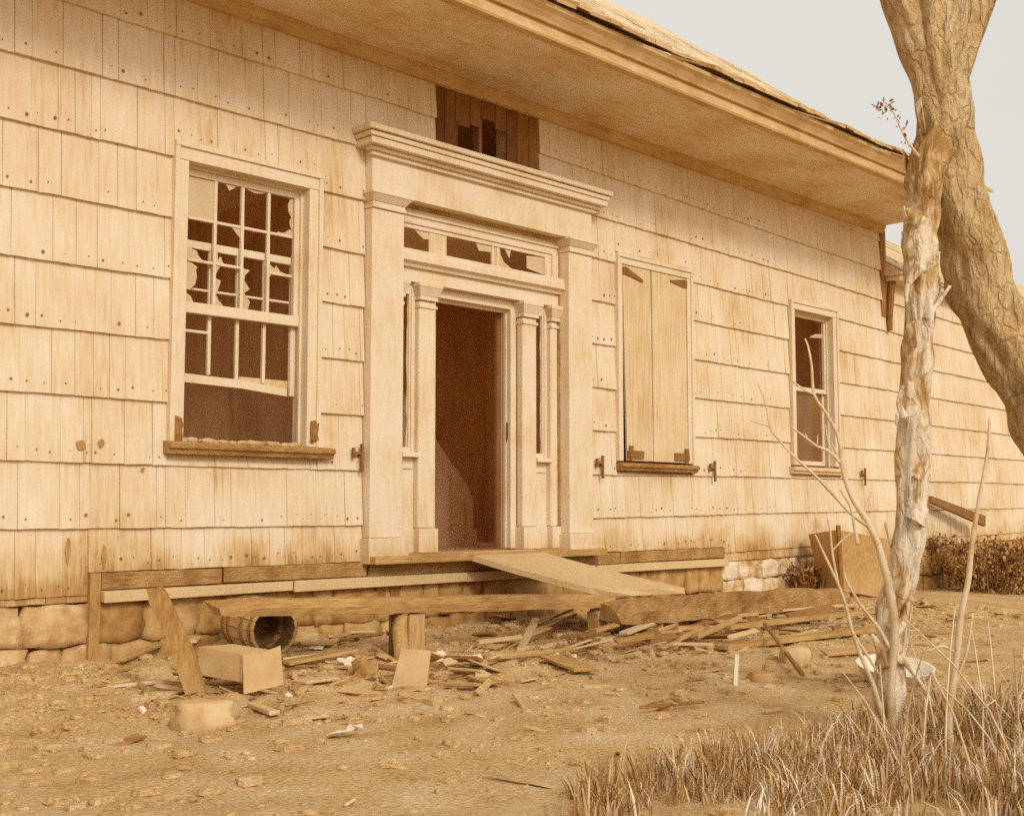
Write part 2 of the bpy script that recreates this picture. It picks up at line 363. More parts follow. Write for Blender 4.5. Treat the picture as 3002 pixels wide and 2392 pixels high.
for j in range(1, 9):                     # upper courses of the roof
    y = -.95 + j * .36; rows = MB(); rx = 4.5
    while rx < XE + .08:
        wd = R.uniform(.12, .26); z = roof_z(y) + R.uniform(.004, .012); yy = y + R.uniform(-.02, .02); y1 = y + .4; sl = .5 if y < -.6 else .755
        P = [(rx, yy, z), (rx + wd - .006, yy, z), (rx + wd - .006, y1, z + .4 * sl - .012), (rx, y1, z + .4 * sl - .012)]
        rows.hexa(P + [(p[0], p[1], p[2] + .02) for p in P]); rx += wd
    part(rows, 'roof_course', 'roofing', kind='stuff')
# wing: lower roof, eave and corner
part(MB().profile([(-.27, 3.86), (-.27, 3.90), (1.6, 5.09), (3.5, 3.9), (3.5, 3.8), (1.6, 4.98), (-.05, 3.86)], XE + .004, XW), 'wing_roof', 'roofing')
part(MB().profile([(-.003, 3.80), (-.22, 3.80), (-.24, 3.857), (-.003, 3.857)], XE + .05, XW), 'wing_eave', 'trim')
for j in range(5):
    y = -.30 + j * .36; rows = MB(); rx = XE + .02
    while rx < 20:
        wd = R.uniform(.12, .26); z = 3.905 + (y + .27) * .636 + R.uniform(.002, .012); yy = y + R.uniform(-.02, .02)
        P = [(rx, yy, z), (rx + wd - .006, yy, z), (rx + wd - .006, y + .4, z + .4 * .636 - .012), (rx, y + .4, z + .4 * .636 - .012)]
        rows.hexa(P + [(p[0], p[1], p[2] + .02) for p in P]); rx += wd
    part(rows, 'wing_roof_course', 'roofing', kind='stuff')
part(MB().box((XE - .06, -.036, 3.35), (XE + .07, .0, 4.45)), 'corner_board', 'dark_wood')
part(MB().tube([(XE + .12, -.09, 3.85), (XE + .10, -.07, 3.6), (XE + .08, -.06, 3.35), (XE + .08, -.06, 3.18)], [.05, .045, .04, .035], 10), 'corner_tube', 'rust')  # dark tapering tube at the corner below the wing eave

# ------------------------------------------------------------------ window with twelve panes over twelve
def window_casing(x0, x1, z0, z1, name, label=None, ww=.10):
    m = MB()
    m.box((x0 - ww, -.045, z0), (x0, .13, z1)).box((x1, -.045, z0), (x1 + ww, .13, z1))
    m.box((x0 - ww - .004, -.05, z1), (x1 + ww + .004, .13, z1 + ww * 1.02))
    o = part(m, name, 'trim'); bevel(o, .005)
    b = MB()
    b.box((x0 - ww - .012, -.062, z0), (x0 - ww + .022, .0, z1 + ww)).box((x1 + ww - .022, -.062, z0), (x1 + ww + .012, .0, z1 + ww))
    b.box((x0 - ww - .013, -.066, z1 + ww - .012), (x1 + ww + .013, .0, z1 + ww + .022))
    sub(o, b.build('back_band', 'trim'))
    s = MB(); s.box((x0 - .001, .035, z0), (x0 + .018, .052, z1 + .001)).box((x1 - .018, .035, z0), (x1 + .001, .052, z1 + .001)).box((x0 + .018, .036, z1 - .02), (x1 - .018, .051, z1 + .001))
    sub(o, s.build('stop_bead', 'trim'))
    if label: o['label'] = label
    return o
x0, x1, z0, z1 = WIN1
W1 = window_casing(x0, x1, z0, z1, 'window', 'tall twelve over twelve window with most panes smashed')
def bar(parent, name, a, b, m='trim', w=.003): return bevel(sub(parent, MB().box(a, b).build(name, m)), w, 1)
us = .058; ub, ut = 2.355, 3.225
bar(W1, 'sash_stile', (x0 + .004, .056, 2.285), (x0 + us, .092, z1 - .004)); bar(W1, 'sash_stile', (x1 - us, .056, 2.285), (x1 - .004, .092, z1 - .004))
bar(W1, 'top_rail', (x0 + us, .057, ut), (x1 - us, .091, z1 - .005)); bar(W1, 'meeting_rail', (x0 + .004, .050, 2.280), (x1 - .004, .093, ub))
pw = (x1 - x0 - 2 * us) / 4; ph = (ut - ub) / 3
for i in (1, 2, 3):
    xm = x0 + us + pw * i; bar(W1, 'muntin', (xm - .012, .060, ub), (xm + .012, .088, ut))
for j in (1, 2):
    for i in range(4):
        if (j, i) == (1, 2): continue
        a = x0 + us + pw * i; z = ub + ph * j
        bar(W1, 'muntin', (a + .011, .062, z - .010), (a + pw - .011, .086, z + .010))
SH = {(2, 0): [[(0, 0), (1, 0), (1, 1), (0, 1)]], (2, 1): [[(.35, 1), (.78, 1), (.7, .94), (.5, .86), (.42, .95)]], (2, 2): [[(.1, 1), (.95, 1), (.7, .95), (.45, .93)]],
      (2, 3): [[(1, .14), (1, 1), (.86, .97), (.78, .82), (.8, .66), (.93, .5), (.85, .38), (.9, .24)], [(.25, 0), (1, 0), (1, .17), (.82, .17), (.68, .08), (.5, .05), (.4, .07)]],
      (1, 0): [[(0, 0), (.62, 0), (.44, .12), (.36, .24), (.2, .26), (.14, .32), (0, .3)]], (1, 1): [[(.6, 1), (1, 1), (1, .72), (.82, .83)], [(0, 0), (.42, 0), (.3, .06), (.22, .2), (.12, .1), (.1, .3), (.03, .5), (0, .52)]],
      (1, 2): [[(.3, 1), (.6, 1), (.45, .95)]], (1, 3): [[(0, 0), (.85, 0), (.5, .07), (.33, .2), (.25, .12), (.08, .2), (0, .55)]],
      (0, 0): [[(0, .30), (.13, .28), (.33, .43), (.40, .62), (.35, .80), (.42, .86), (.2, .95), (0, .97)], [(0, 0), (.28, 0), (.18, .14), (.06, .18), (0, .25)]],
      (0, 1): [[(0, .1), (.1, .3), (.25, .62), (.06, .66), (.03, .74), (.22, 1), (0, 1)], [(0, 0), (.36, 0), (.16, .14), (.05, .3), (0, .32)]],
      (0, 2): [[(0, 0), (.26, .0), (.34, .2), (.1, .4), (.32, .52), (.1, .72), (.14, .86), (.32, 1.0), (0, 1.02)]], (0, 3): [[(0, .8), (.05, .92), (.2, 1), (0, 1)]]}
for (j, i), polys in SH.items():
    for poly in polys:
        a = x0 + us + pw * i; z = ub + ph * j
        P = [(a + .006 + u * (pw - .012), .071, z + .004 + v * (ph - .008)) for u, v in poly]
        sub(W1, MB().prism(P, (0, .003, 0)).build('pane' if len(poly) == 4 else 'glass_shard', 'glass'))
# the lower sash, jammed half open, its bottom rail breaking away
lt, lb = 2.79, 1.80
bar(W1, 'sash_stile', (x0 + .006, .098, lb), (x0 + .05, .130, lt)); bar(W1, 'sash_stile', (x1 - .05, .098, lb - .03), (x1 - .006, .130, lt))
bar(W1, 'meeting_rail', (x0 + .05, .099, lt - .055), (x1 - .05, .129, lt))
pw2 = (x1 - x0 - .1) / 4
for i in (1, 2, 3):
    xm = x0 + .05 + pw2 * i; bar(W1, 'muntin', (xm - .013, .102, lb + .075 - .028 * (i > 1)), (xm + .013, .128, lt - .055))
for i in range(4): bar(W1, 'muntin', (x0 + .05 + pw2 * i + .012, .104, 2.448), (x0 + .05 + pw2 * (i + 1) - .012, .126, 2.464))
bar(W1, 'muntin', (x0 + .052, .104, 2.155), (x0 + .05 + pw2 - .012, .126, 2.175))
P = [(x0 + .05, .094, 1.812), (4.86, .094, 1.800), (5.255, .092, 1.768), (5.255, .092, 1.822), (4.86, .094, 1.858), (x0 + .05, .094, 1.872)]
sub(W1, MB().prism(P, (0, .03, 0)).build('bottom_rail', 'trim'))
bar(W1, 'bottom_rail', (4.87, .128, 1.825), (5.285, .150, 1.885), 'shutter')
def sill(parent, x0, x1, z, name='sill', ym=-.12, m='rotten_wood', hh=.085):
    s = MB().profile([(-.0, z - hh), (ym + .03, z - hh), (ym + .02, z - hh * .62), (ym, z - hh * .55), (ym, z - hh * .2), (ym + .012, z - .004), (.13, z + .012), (.13, z - hh)], x0, x1)
    return bevel(sub(parent, s.build(name, m)), .004)
sill(W1, 4.195, 5.545, 1.40)
c = MB()
for i in range(90):                       # crumbled plaster and rot along the sill
    x = R.uniform(4.34, 5.33); r = R.uniform(.008, .022); c.lump((x, R.uniform(.0, .11), 1.405 + r * .5 + .012 * noise.noise(Vector((x * 7, 0, 0)))), (r * 1.6, r, r * .8), i, 1, .4)
sub(W1, c.build('sill_crumbs', 'rock')); col.objects['sill_crumbs']['kind'] = 'stuff'
sub(W1, MB().lump((5.40, -.052, 1.51), (.035, .014, .075), 3, 2, .5).build('rot_patch', 'stain'))
sub(W1, MB().lump((4.285, -.048, 1.47), (.035, .012, .085), 5, 2, .5).build('rot_patch', 'stain'))

# ------------------------------------------------------------------ shuttered window
x0, x1, z0, z1 = WIN3
W3 = window_casing(x0, x1, z0, z1, 'window', 'window closed by a warped pair of board shutters', .075)
sill(W3, 8.875, 10.10, 1.385, ym=-.11, hh=.075)
part(MB().box((x0, .06, z0), (x1, .08, z1)), 'window_backing', 'dark_wood')
def shutter(xa, xb, hinge_right, tilt):
    m = MB(); n = 1; zz0, zz1 = 1.405, 3.255
    for i in range(n):
        a = xa + (xb - xa) * i / n; b = xa + (xb - xa) * (i + 1) / n
        P = [(a + .003 + tilt, -.045, zz0 + .004 * i), (b - .003 + tilt * .4, -.042, zz0), (b - .003 + tilt * .4, -.018, zz0), (a + .003 + tilt, -.021, zz0 + .004 * i),
             (a + .003, -.040, zz1), (b - .003, -.040, zz1), (b - .003, -.016, zz1), (a + .003, -.016, zz1)]
        m.hexa(P)
    o = bevel(part(m, 'shutter', 'shutter'), .004)
    xh = xb if hinge_right else xa
    d = -1 if hinge_right else 1
    h = MB(); h.prism([(xh, -.047, 3.16), (xh + d * .05, -.047, 3.165), (xh + d * .30, -.047, 3.12), (xh + d * .30, -.047, 3.145), (xh + d * .05, -.047, 3.235), (xh, -.047, 3.235)] if d > 0 else
                      [(xh, -.047, 3.16), (xh, -.047, 3.235), (xh + d * .06, -.047, 3.235), (xh + d * .27, -.047, 3.205), (xh + d * .27, -.047, 3.19), (xh + d * .06, -.047, 3.16)], (0, -.008, 0))
    sub(o, h.build('strap_hinge', 'rust'))
    h = MB().box((min(xh + tilt, xh + tilt + d * .24), -.058, 1.425), (max(xh + tilt, xh + tilt + d * .24), -.047, 1.50)); h.box((xh + tilt + d * .02, -.066, 1.415), (xh + tilt + d * .07, -.050, 1.545))
    sub(o, h.build('strap_hinge', 'rust')); return o
shutter(8.975, 9.412, False, .048); shutter(9.426, 9.990, True, .006)
# shutter dogs
def dog(x, z):
    m = MB(); m.box((x - .012, -.075, z - .13), (x + .008, -.055, z + .08)); m.box((x - .07, -.07, z + .0), (x - .012, -.056, z + .022)); m.box((x - .085, -.074, z - .03), (x - .068, -.05, z + .05)); m.box((x - .01, -.06, z - .02), (x + .006, -.0, z + .01))
    part(m, 'shutter_dog', 'rust')
dog(5.83, 1.36); dog(8.64, 1.36); dog(10.42, 1.36); dog(13.55, 1.36)

# ------------------------------------------------------------------ far window
x0, x1, z0, z1 = WIN2
W2 = window_casing(x0, x1, z0, z1, 'window', 'narrow two sash window at the far end of the wall', .085)
sill(W2, 11.90, 13.03, 1.42, ym=-.10, hh=.08, m='shutter')
for (za, zb, ya) in ((2.29, 3.185, .055), (1.45, 2.33, .092)):
    bar(W2, 'sash_stile', (x0 + .004, ya, za), (x0 + .045, ya + .034, zb)); bar(W2, 'sash_stile', (x1 - .045, ya, za), (x1 - .004, ya + .034, zb))
    bar(W2, 'sash_rail', (x0 + .045, ya + .001, zb - .045), (x1 - .045, ya + .033, zb)); bar(W2, 'sash_rail', (x0 + .045, ya + .001, za), (x1 - .045, ya + .033, za + .05))
sub(W2, MB().box((x0 + .04, .108, 1.49), (x1 - .04, .111, 2.29)).build('pane', 'clear_glass'))
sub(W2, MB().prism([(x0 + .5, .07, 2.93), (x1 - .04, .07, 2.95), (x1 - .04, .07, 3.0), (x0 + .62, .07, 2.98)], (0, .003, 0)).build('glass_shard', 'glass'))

# ------------------------------------------------------------------ doorway
D = part(MB().profile([(.0, 3.37), (-.10, 3.37), (-.10, 3.70), (.0, 3.70)], 5.875, 8.455), 'door_surround', 'trim')
D['label'] = 'painted classical doorway with pilasters, plain frieze and stepped cornice'
cor = MB()
for y, za, zb, e in ((-.135, 3.64, 3.672, .03), (-.165, 3.672, 3.702, .06), (-.215, 3.702, 3.752, .10), (-.225, 3.757, 3.795, .115), (-.25, 3.80, 3.842, .14)):
    cor.box((5.875 - e, y, za), (8.455 + e, -.001 if za > 3.69 else -.095, zb))
bevel(sub(D, cor.build('cornice', 'trim')), .006)
for xa, xb in ((5.88, 6.20), (8.14, 8.46)):
    p = MB().box((xa, -.10, .74), (xb, .03, 3.24)); bevel(sub(D, p.build('pilaster', 'trim')), .005)
    k = MB().box((xa - .004, -.118, 3.243), (xb + .004, .03, 3.272)).box((xa - .002, -.108, 3.274), (xb + .002, .03, 3.292))
    k.hexa([(xa - .005, -.112, 3.294), (xb + .005, -.112, 3.294), (xb + .005, .03, 3.294), (xa - .005, .03, 3.294), (xa - .04, -.155, 3.345), (xb + .04, -.155, 3.345), (xb + .04, .03, 3.345), (xa - .04, .03, 3.345)])
    k.box((xa - .045, -.16, 3.345), (xb + .045, .03, 3.367)); bevel(sub(D, k.build('capital', 'trim')), .003)
    bevel(sub(D, MB().box((xa - .03, -.135, .545), (xb + .045, .03, .738)).build('plinth_block', 'trim')), .008)
# inner frame, recessed
inn = MB(); inn.box((6.20, .03, 3.225), (8.14, .16, 3.38)).box((6.20, .012, 3.285), (8.14, .03, 3.305))
sub(D, inn.build('head_casing', 'trim'))
bar(D, 'transom_side', (8.06, .02, 3.0), (8.139, .16, 3.225)); bar(D, 'transom_side', (6.201, .02, 3.0), (6.28, .16, 3.225))
tr = MB().box((6.28, .045, 3.19), (8.06, .075, 3.224)).box((6.28, .045, 3.001), (8.06, .075, 3.022)).box((6.28, .046, 3.022), (6.31, .074, 3.19)).box((7.985, .046, 3.022), (8.06, .074, 3.19))
sub(D, tr.build('transom_sash', 'trim'))
for xm in (6.58, 6.95, 7.30, 7.66): pass
bar(D, 'transom_board', (6.60, .052, 3.022), (6.795, .066, 3.19), 'shutter')
bar(D, 'transom_muntin', (7.32, .050, 3.022), (7.345, .072, 3.19)); bar(D, 'transom_muntin', (7.385, .050, 3.022), (7.41, .072, 3.19))
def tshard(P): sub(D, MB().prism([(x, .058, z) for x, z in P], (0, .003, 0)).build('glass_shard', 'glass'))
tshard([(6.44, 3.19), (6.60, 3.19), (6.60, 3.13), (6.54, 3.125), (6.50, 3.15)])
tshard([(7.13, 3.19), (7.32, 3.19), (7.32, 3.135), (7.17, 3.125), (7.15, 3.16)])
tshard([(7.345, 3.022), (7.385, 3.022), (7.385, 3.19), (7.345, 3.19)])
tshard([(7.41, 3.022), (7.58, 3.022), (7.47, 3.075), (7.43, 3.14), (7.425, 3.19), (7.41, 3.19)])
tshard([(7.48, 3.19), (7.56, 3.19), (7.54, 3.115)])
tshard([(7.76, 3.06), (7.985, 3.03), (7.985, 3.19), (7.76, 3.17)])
bar_ = MB().profile([(.10, 2.865), (-.01, 2.865), (-.02, 2.885), (-.055, 2.905), (-.055, 2.955), (-.045, 2.97), (-.045, 2.998), (.10, 2.998)], 6.201, 8.195)
# the transom bar dies into the pilasters
sub(D, MB().profile([(.10, 2.865), (-.01, 2.865), (-.02, 2.885), (-.055, 2.905), (-.055, 2.955), (-.045, 2.97), (-.045, 2.998), (.10, 2.998)], 6.201, 8.139).build('transom_bar', 'trim'))
sub(D, MB().box((6.201, .022, 2.755), (8.139, .14, 2.864)).build('door_entablature', 'trim'))
def column(xa, xb, half=0):
    c = MB().box((xa, .02, .80), (xb, .10, 2.615)); o = bevel(sub(D, c.build('door_column', 'trim')), .018, 3)
    k = MB().box((xa - .006, .008, 2.555), (xb + .006, .10, 2.580)).box((xa - .008, .0, 2.617), (xb + .008, .10, 2.65))
    k.hexa([(xa - .004, .004, 2.652), (xb + .004, .004, 2.652), (xb + .004, .10, 2.652), (xa - .004, .10, 2.652), (xa - .035, -.025, 2.72), (xb + .035, -.025, 2.72), (xb + .035, .10, 2.72), (xa - .035, .10, 2.72)])
    k.box((xa - .037, -.028, 2.721), (xb + .037, .10, 2.754)); bevel(sub(D, k.build('column_capital', 'trim')), .003)
    bevel(sub(D, MB().box((xa - .012, -.005, .612), (xb + .012, .10, .80)).build('column_plinth', 'trim')), .004)
column(6.47, 6.65); column(7.67, 7.85); column(8.035, 8.125); column(6.215, 6.30)
for xa, xb in ((6.305, 6.468), (7.852, 8.033)):
    bar(D, 'sidelight_panel', (xa, .075, .612), (xb, .11, 1.36)); bar(D, 'sidelight_sill', (xa - .002, .01, 1.361), (xb + .002, .11, 1.395))
    bar(D, 'panel_moulding', (xa + .02, .062, 1.27), (xb - .02, .076, 1.30))
    bar(D, 'panel_moulding', (xa, .060, .612), (xb, .0745, .80))
    s = MB().box((xb - .062, .07, 1.396), (xb - .0005, .10, 2.753)).box((xa + .0005, .07, 1.396), (xa + .022, .10, 2.753)).box((xa + .022, .071, 2.66), (xb - .062, .099, 2.753)).box((xa + .022, .071, 1.396), (xb - .062, .099, 1.44))
    s.box((xb - .045, .058, 1.396), (xb - .03, .07, 2.70))
    sub(D, s.build('sidelight_sash', 'trim'))
    z = 1.44; P = []
    while z < 2.64: P.append((xb - .062 - R.uniform(.004, .022), .082, z)); z += R.uniform(.05, .16)
    P = [(xb - .06, .082, 1.441)] + P + [(xb - .06, .082, 2.655)]
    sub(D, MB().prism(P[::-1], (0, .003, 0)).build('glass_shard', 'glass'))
# door frame proper: deep jambs
sub(D, MB().box((7.60, .10, .62), (7.669, .22, 2.752)).box((7.588, .15, .62), (7.60, .175, 2.74)).build('door_jamb', 'trim'))
sub(D, MB().box((6.651, .10, .62), (6.72, .22, 2.752)).build('door_jamb', 'trim'))
sub(D, MB().box((6.72, .10, 2.68), (7.60, .22, 2.752)).box((6.72, .16, 2.655), (7.60, .19, 2.68)).build('door_head', 'trim'))
sub(D, MB().box((7.555, .222, .62), (7.72, .25, 2.78)).build('door_casing', 'raw_sheathing'))
sub(D, MB().lump((7.598, .15, 1.62), (.006, .022, .07), 4, 1, .3).build('door_latch', 'rust'))
th = MB().box((5.86, -.20, .545), (8.54, .0, .605)).box((6.21, .0, .565), (8.13, .26, .611)); bevel(sub(D, th.build('threshold', 'old_wood')), .008)

# ------------------------------------------------------------------ rooms behind
YR = 3.5                                  # unseen rear left open, its gaps shaped to let daylight into the rooms
room = MB()
room.box((3.0, .15, .50), (13.9, YR, .56)); part(room, 'interior_floor', 'inside')
part(MB().box((3.0, .15, 3.62), (6.02, YR, 3.68)), 'interior_ceiling', 'inside'); part(MB().box((6.02, .15, 3.62), (10.6, .9, 3.68)), 'interior_ceiling', 'inside'); part(MB().box((7.45, .9, 3.62), (10.6, YR, 3.68)), 'interior_ceiling', 'inside'); part(MB().box((10.6, .15, 3.62), (13.9, YR, 3.68)), 'interior_ceiling', 'inside')  # gap left over the hall to let light down into it
pl = MB()
for a, b, lo, hi in pieces(3.0, 13.9, .56, 3.62, [wider(WIN1), wider(DOOR), wider(WIN2), wider(WIN3)]): pl.box((a, .141, lo), (b, .149, hi))
part(pl, 'bounce_lining', 'inside')  # unseen pale lining, added to bounce light back into the rooms
part(MB().box((5.7, .55, 3.69), (8.7, .60, 4.6)), 'attic_dark_backing', 'dark_wood')  # added backing, coloured dark for the unlit attic behind the hole
bw = MB()
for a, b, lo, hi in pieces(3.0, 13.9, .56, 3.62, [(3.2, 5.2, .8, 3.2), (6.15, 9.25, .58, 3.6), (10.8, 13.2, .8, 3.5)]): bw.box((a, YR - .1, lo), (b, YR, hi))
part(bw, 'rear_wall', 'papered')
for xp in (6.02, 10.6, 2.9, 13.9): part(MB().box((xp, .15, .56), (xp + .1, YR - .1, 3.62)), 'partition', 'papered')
sp = MB().prism([(7.75, 2.2, .56), (9.20, 2.2, .56), (9.20, 2.2, 1.05), (9.13, 2.2, 1.18), (8.9, 2.2, 1.42), (7.75, 2.2, 2.62)], (0, .06, 0))
st = part(sp, 'stair_spandrel', 'inside')
for i in range(8): sub(st, MB().box((9.12 - i * .2, 2.26, .56), (9.32 - i * .2, 3.1, .74 + i * .19)).build('stair_step', 'inside'))
sub(st, MB().box((8.84, 2.185, .66), (8.87, 2.2, 1.30)).box((9.06, 2.185, .66), (9.09, 2.2, 1.02)).build('panel_rail', 'papered'))

# ------------------------------------------------------------------ foundation, ledge of the vanished porch
sk = 0
def stones(x0, x1, zs, m, y=.02):
    global sk
    for za, zb in zs:
        x = x0
        while x < x1 - .05:
            wd = min(R.uniform(.16, .42), x1 - x)
            if x1 - x - wd < .1: wd = x1 - x
            h = (zb - za)
            o = MB().lump((x + wd / 2, y + .06 + R.uniform(-.02, .015), (za + zb) / 2 + R.uniform(-.01, .01)), (wd * .495, .10, h * .50), sk * 1.7, 4, .20, None, .20)
            part(o, 'foundation_stone', m, smooth_=True); sk += 1; x += wd
mat('lime_stone', [(.2, .42), (.42, .60), (.6, .76), (1, .9)], 11, (1, 1, 1), 3, .4, .95, .6, .15, dist=.015)
stones(2.3, 3.72, ((-.12, .12), (.12, .375)), 'lime_stone')
stones(3.72, 10.6, ((-.12, .12), (.12, .38)), 'dim_stone', .03)
stones(10.6, 12.55, ((-.2, .02), (.02, .22), (.22, .41)), 'white_stone')
stones(12.55, 20, ((-.2, .1), (.1, .43)), 'dim_stone')
part(MB().box((2.0, .10, -.3), (XW, .5, .40)), 'foundation_core', 'dirt')
def worn(a, b, y, z0, z1, nm, m):
    j = lambda e=.008: R.uniform(-e, e); d = R.uniform(0, .012)
    P = [(a + j(.02), y - d, z0 + j()), (b + j(.004), y - d + j(.004), z0 + j()), (b, .0, z0), (a, .0, z0), (a + j(.02), y - d + j(.004), z1 + j(.005)), (b + j(.004), y - d, z1 + j(.005)), (b, .0, z1), (a, .0, z1)]
    bevel(part(MB().hexa(P), nm, m), .006)
for a, b in ((3.78, 5.2), (5.22, 6.9), (6.92, 8.5), (8.52, 10.60)): worn(a, b, -.085, .380, .450, 'porch_ledger', 'plank_wood')
for a, b in ((3.78, 4.65), (4.67, 5.9), (5.92, 7.4), (7.42, 8.9), (8.92, 10.61)): worn(a, b, -.040, .456, .558, 'sill_timber', 'rotten_wood')
part(MB().box((3.705, -.05, .0), (3.775, .02, .56)), 'porch_post_stub', 'post_wood')
for x in (6.02, 6.16, 9.0, 9.35): part(MB().box((x, -.02, .20), (x + .09, .03, .374)), 'joist_end', 'dark_wood')

# ------------------------------------------------------------------ ramp plank and fallen porch beams
a, b = Vector((6.83, -.10, .612)), Vector((7.66, -.12, .612)); c_, d_ = Vector((8.12, -1.34, .325)), Vector((7.16, -1.30, .345))
N_ = 10; mb = MB()
for i in range(N_ + 1):
    t = i / N_; L0 = a.lerp(d_, t); R0 = b.lerp(c_, t); sag = -.012 * math.sin(t * math.pi)
    if i == N_: L0 += Vector((.01, .02, 0))
    for p in (L0, L0.lerp(R0, .33), L0.lerp(R0, .66), R0):
        q = Vector(p) + Vector((0, (R.uniform(-.03, .02) if i == N_ else 0), sag)); mb.v.append(tuple(q))
    for p in (L0, L0.lerp(R0, .33), L0.lerp(R0, .66), R0): mb.v.append((p.x, p.y, p.z + sag - .045))
for i in range(N_):
    for k in range(3):
        q = i * 8 + k; mb.f.append((q, q + 8, q + 9, q + 1)); mb.f.append((q + 4, q + 5, q + 13, q + 12))
    mb.f.append((i * 8, i * 8 + 4, i * 8 + 12, i * 8 + 8)); mb.f.append((i * 8 + 3, i * 8 + 11, i * 8 + 15, i * 8 + 7))
mb.f += [(k, k + 1, k + 5, k + 4) for k in range(3)] + [(N_ * 8 + k, N_ * 8 + k + 4, N_ * 8 + k + 5, N_ * 8 + k + 1) for k in range(3)]
tag(mb.build('ramp_plank', 'plank_wood'), 'wide pale plank sloping from the doorsill down to the fallen porch beam', 'plank')
def beam(name, pts, hw, hh, m='old_wood', seed=0, rot=.1):
    """rough squared timber along pts; ends ragged"""
    mb = MB(); N = 28; pts = [Vector(p) for p in pts]
    for i in range(N + 1):
        t = i / N * (len(pts) - 1); k = min(int(t), len(pts) - 2); p = pts[k].lerp(pts[k + 1], t - k); d = (pts[k + 1] - pts[k]).normalized()
        sd_ = Vector((d.y, -d.x, 0)).normalized(); u = sd_.cross(d); u = u if u.z > 0 else -u
        for j, (cx, cz) in enumerate(((-1, -1), (0, -1.05), (1, -1), (1.04, 0), (1, 1), (0, 1.04), (-1, 1), (-1.04, 0))):
            w_ = 1 + rot * noise.noise(Vector((p.x * 2.2, j * 1.7 + seed, p.z))) + rot * .6 * noise.noise(Vector((p.x * 9, j * 3.1 + seed, 2)))
            e = .75 + .25 * min(1, min(i, N - i) / 2)
            off = R.uniform(-.03, .03) if i in (0, N) else 0
            mb.v.append(tuple(p + sd_ * (hw * cx * w_) + u * (hh * cz * w_ * e) + d * off))
    for i in range(N):
        for j in range(8):
            q, q2 = i * 8 + j, i * 8 + (j + 1) % 8; mb.f.append((q, q2, q2 + 8, q + 8))
    mb.f += [tuple(range(7, -1, -1)), tuple(N * 8 + j for j in range(8))]
    return mb.build(name, m)
tag(beam('fallen_beam', [(3.86, -1.2, .402), (5.3, -1.2, .342), (7.28, -1.22, .262)], .08, .050, 'old_wood', 1, .14), 'long weathered porch beam propped on a split post, its rotten end under the plank', 'beam')
tag(beam('fallen_beam', [(7.12, -1.36, .19), (8.4, -1.30, .165), (10.85, -1.2, .10)], .095, .088, 'rotten_wood', 9, .42), 'decayed porch beam lying on rubble between the plank and the leaning hopper', 'beam')

# ------------------------------------------------------------------ trees
def stem(path, depth, m, name, parent, sides=14, rough=.22, freq=5, dens=8, seed=0, flat=1, ridge=0):
    P = []; Q = []
    for (x, y, w_, *dd) in path: d = depth + (dd[0] if dd else 0); P.append(dp(x, y, d)); Q.append(wpx(w_, d) / 2)
    pts, rs = [], []
    for i in range(len(P) - 1):
        p0, p1, p2, p3 = P[max(i - 1, 0)], P[i], P[i + 1], P[min(i + 2, len(P) - 1)]
        for k in range(dens):
            t = k / dens; pts.append(.5 * ((2 * p1) + (p2 - p0) * t + (2 * p0 - 5 * p1 + 4 * p2 - p3) * t * t + (3 * p1 - p0 - 3 * p2 + p3) * t ** 3))
            rs.append(Q[i] + (Q[i + 1] - Q[i]) * t)
    pts.append(P[-1]); rs.append(Q[-1])
    mb = MB().tube(pts, rs, sides, rough, freq, seed, flat, ridge)
    o = mb.build(name, m, None, True)
    if parent: o.parent = parent; o.matrix_parent_inverse = Matrix.Translation(-Vector(parent.location))
    return o, pts, rs
DT = 5.3
T = empty('gnarled_tree', gp(1872, 1560)); tag(T, 'old forked tree with a dark thick stem and a bare gnarled pale stem', 'tree')
o, tp, tr_ = stem([(1878, 1600, 74), (1868, 1500, 60), (1872, 1420, 56), (1882, 1330, 64), (1890, 1260, 58), (1905, 1180, 60), (1916, 1090, 62), (1922, 980, 64), (1926, 880, 62), (1928, 790, 58), (1938, 690, 56), (1936, 600, 62), (1938, 520, 72), (1944, 430, 66), (1952, 350, 74, .03), (1974, 275, 58, .09), (1988, 190, 44, .14), (1990, 120, 30, .16)],
                  DT, 'bark_pale', 'pale_stem', T, 36, .26, 5, 14, 2, 1, .5)
stem([(1968, -60, 120), (1972, 40, 118), (1974, 116, 112), (1988, 220, 106), (1998, 330, 112), (2014, 430, 122), (2046, 520, 124), (2068, 610, 128), (2112, 700, 132), (2190, 850, 140), (2260, 1050, 150), (2290, 1350, 165), (2300, 1600, 190), (2302, 1660, 230)],
     DT + .12, 'bark_dark', 'trunk', T, 44, .14, 3, 12, 7, 1, .3)
stem([(1982, 330, 60), (1972, 240, 74), (1952, 150, 78), (1922, 70, 76), (1884, -20, 72), (1830, -130, 64)], DT + .1, 'bark_dark', 'limb', T, 36, .14, 3, 10, 4, 1, .28)
stem([(1985, 200, 70), (2015, 120, 70), (2050, 20, 66), (2090, -110, 60)], DT + .18, 'bark_dark', 'limb', T, 36, .14, 3, 10, 5, 1, .28)
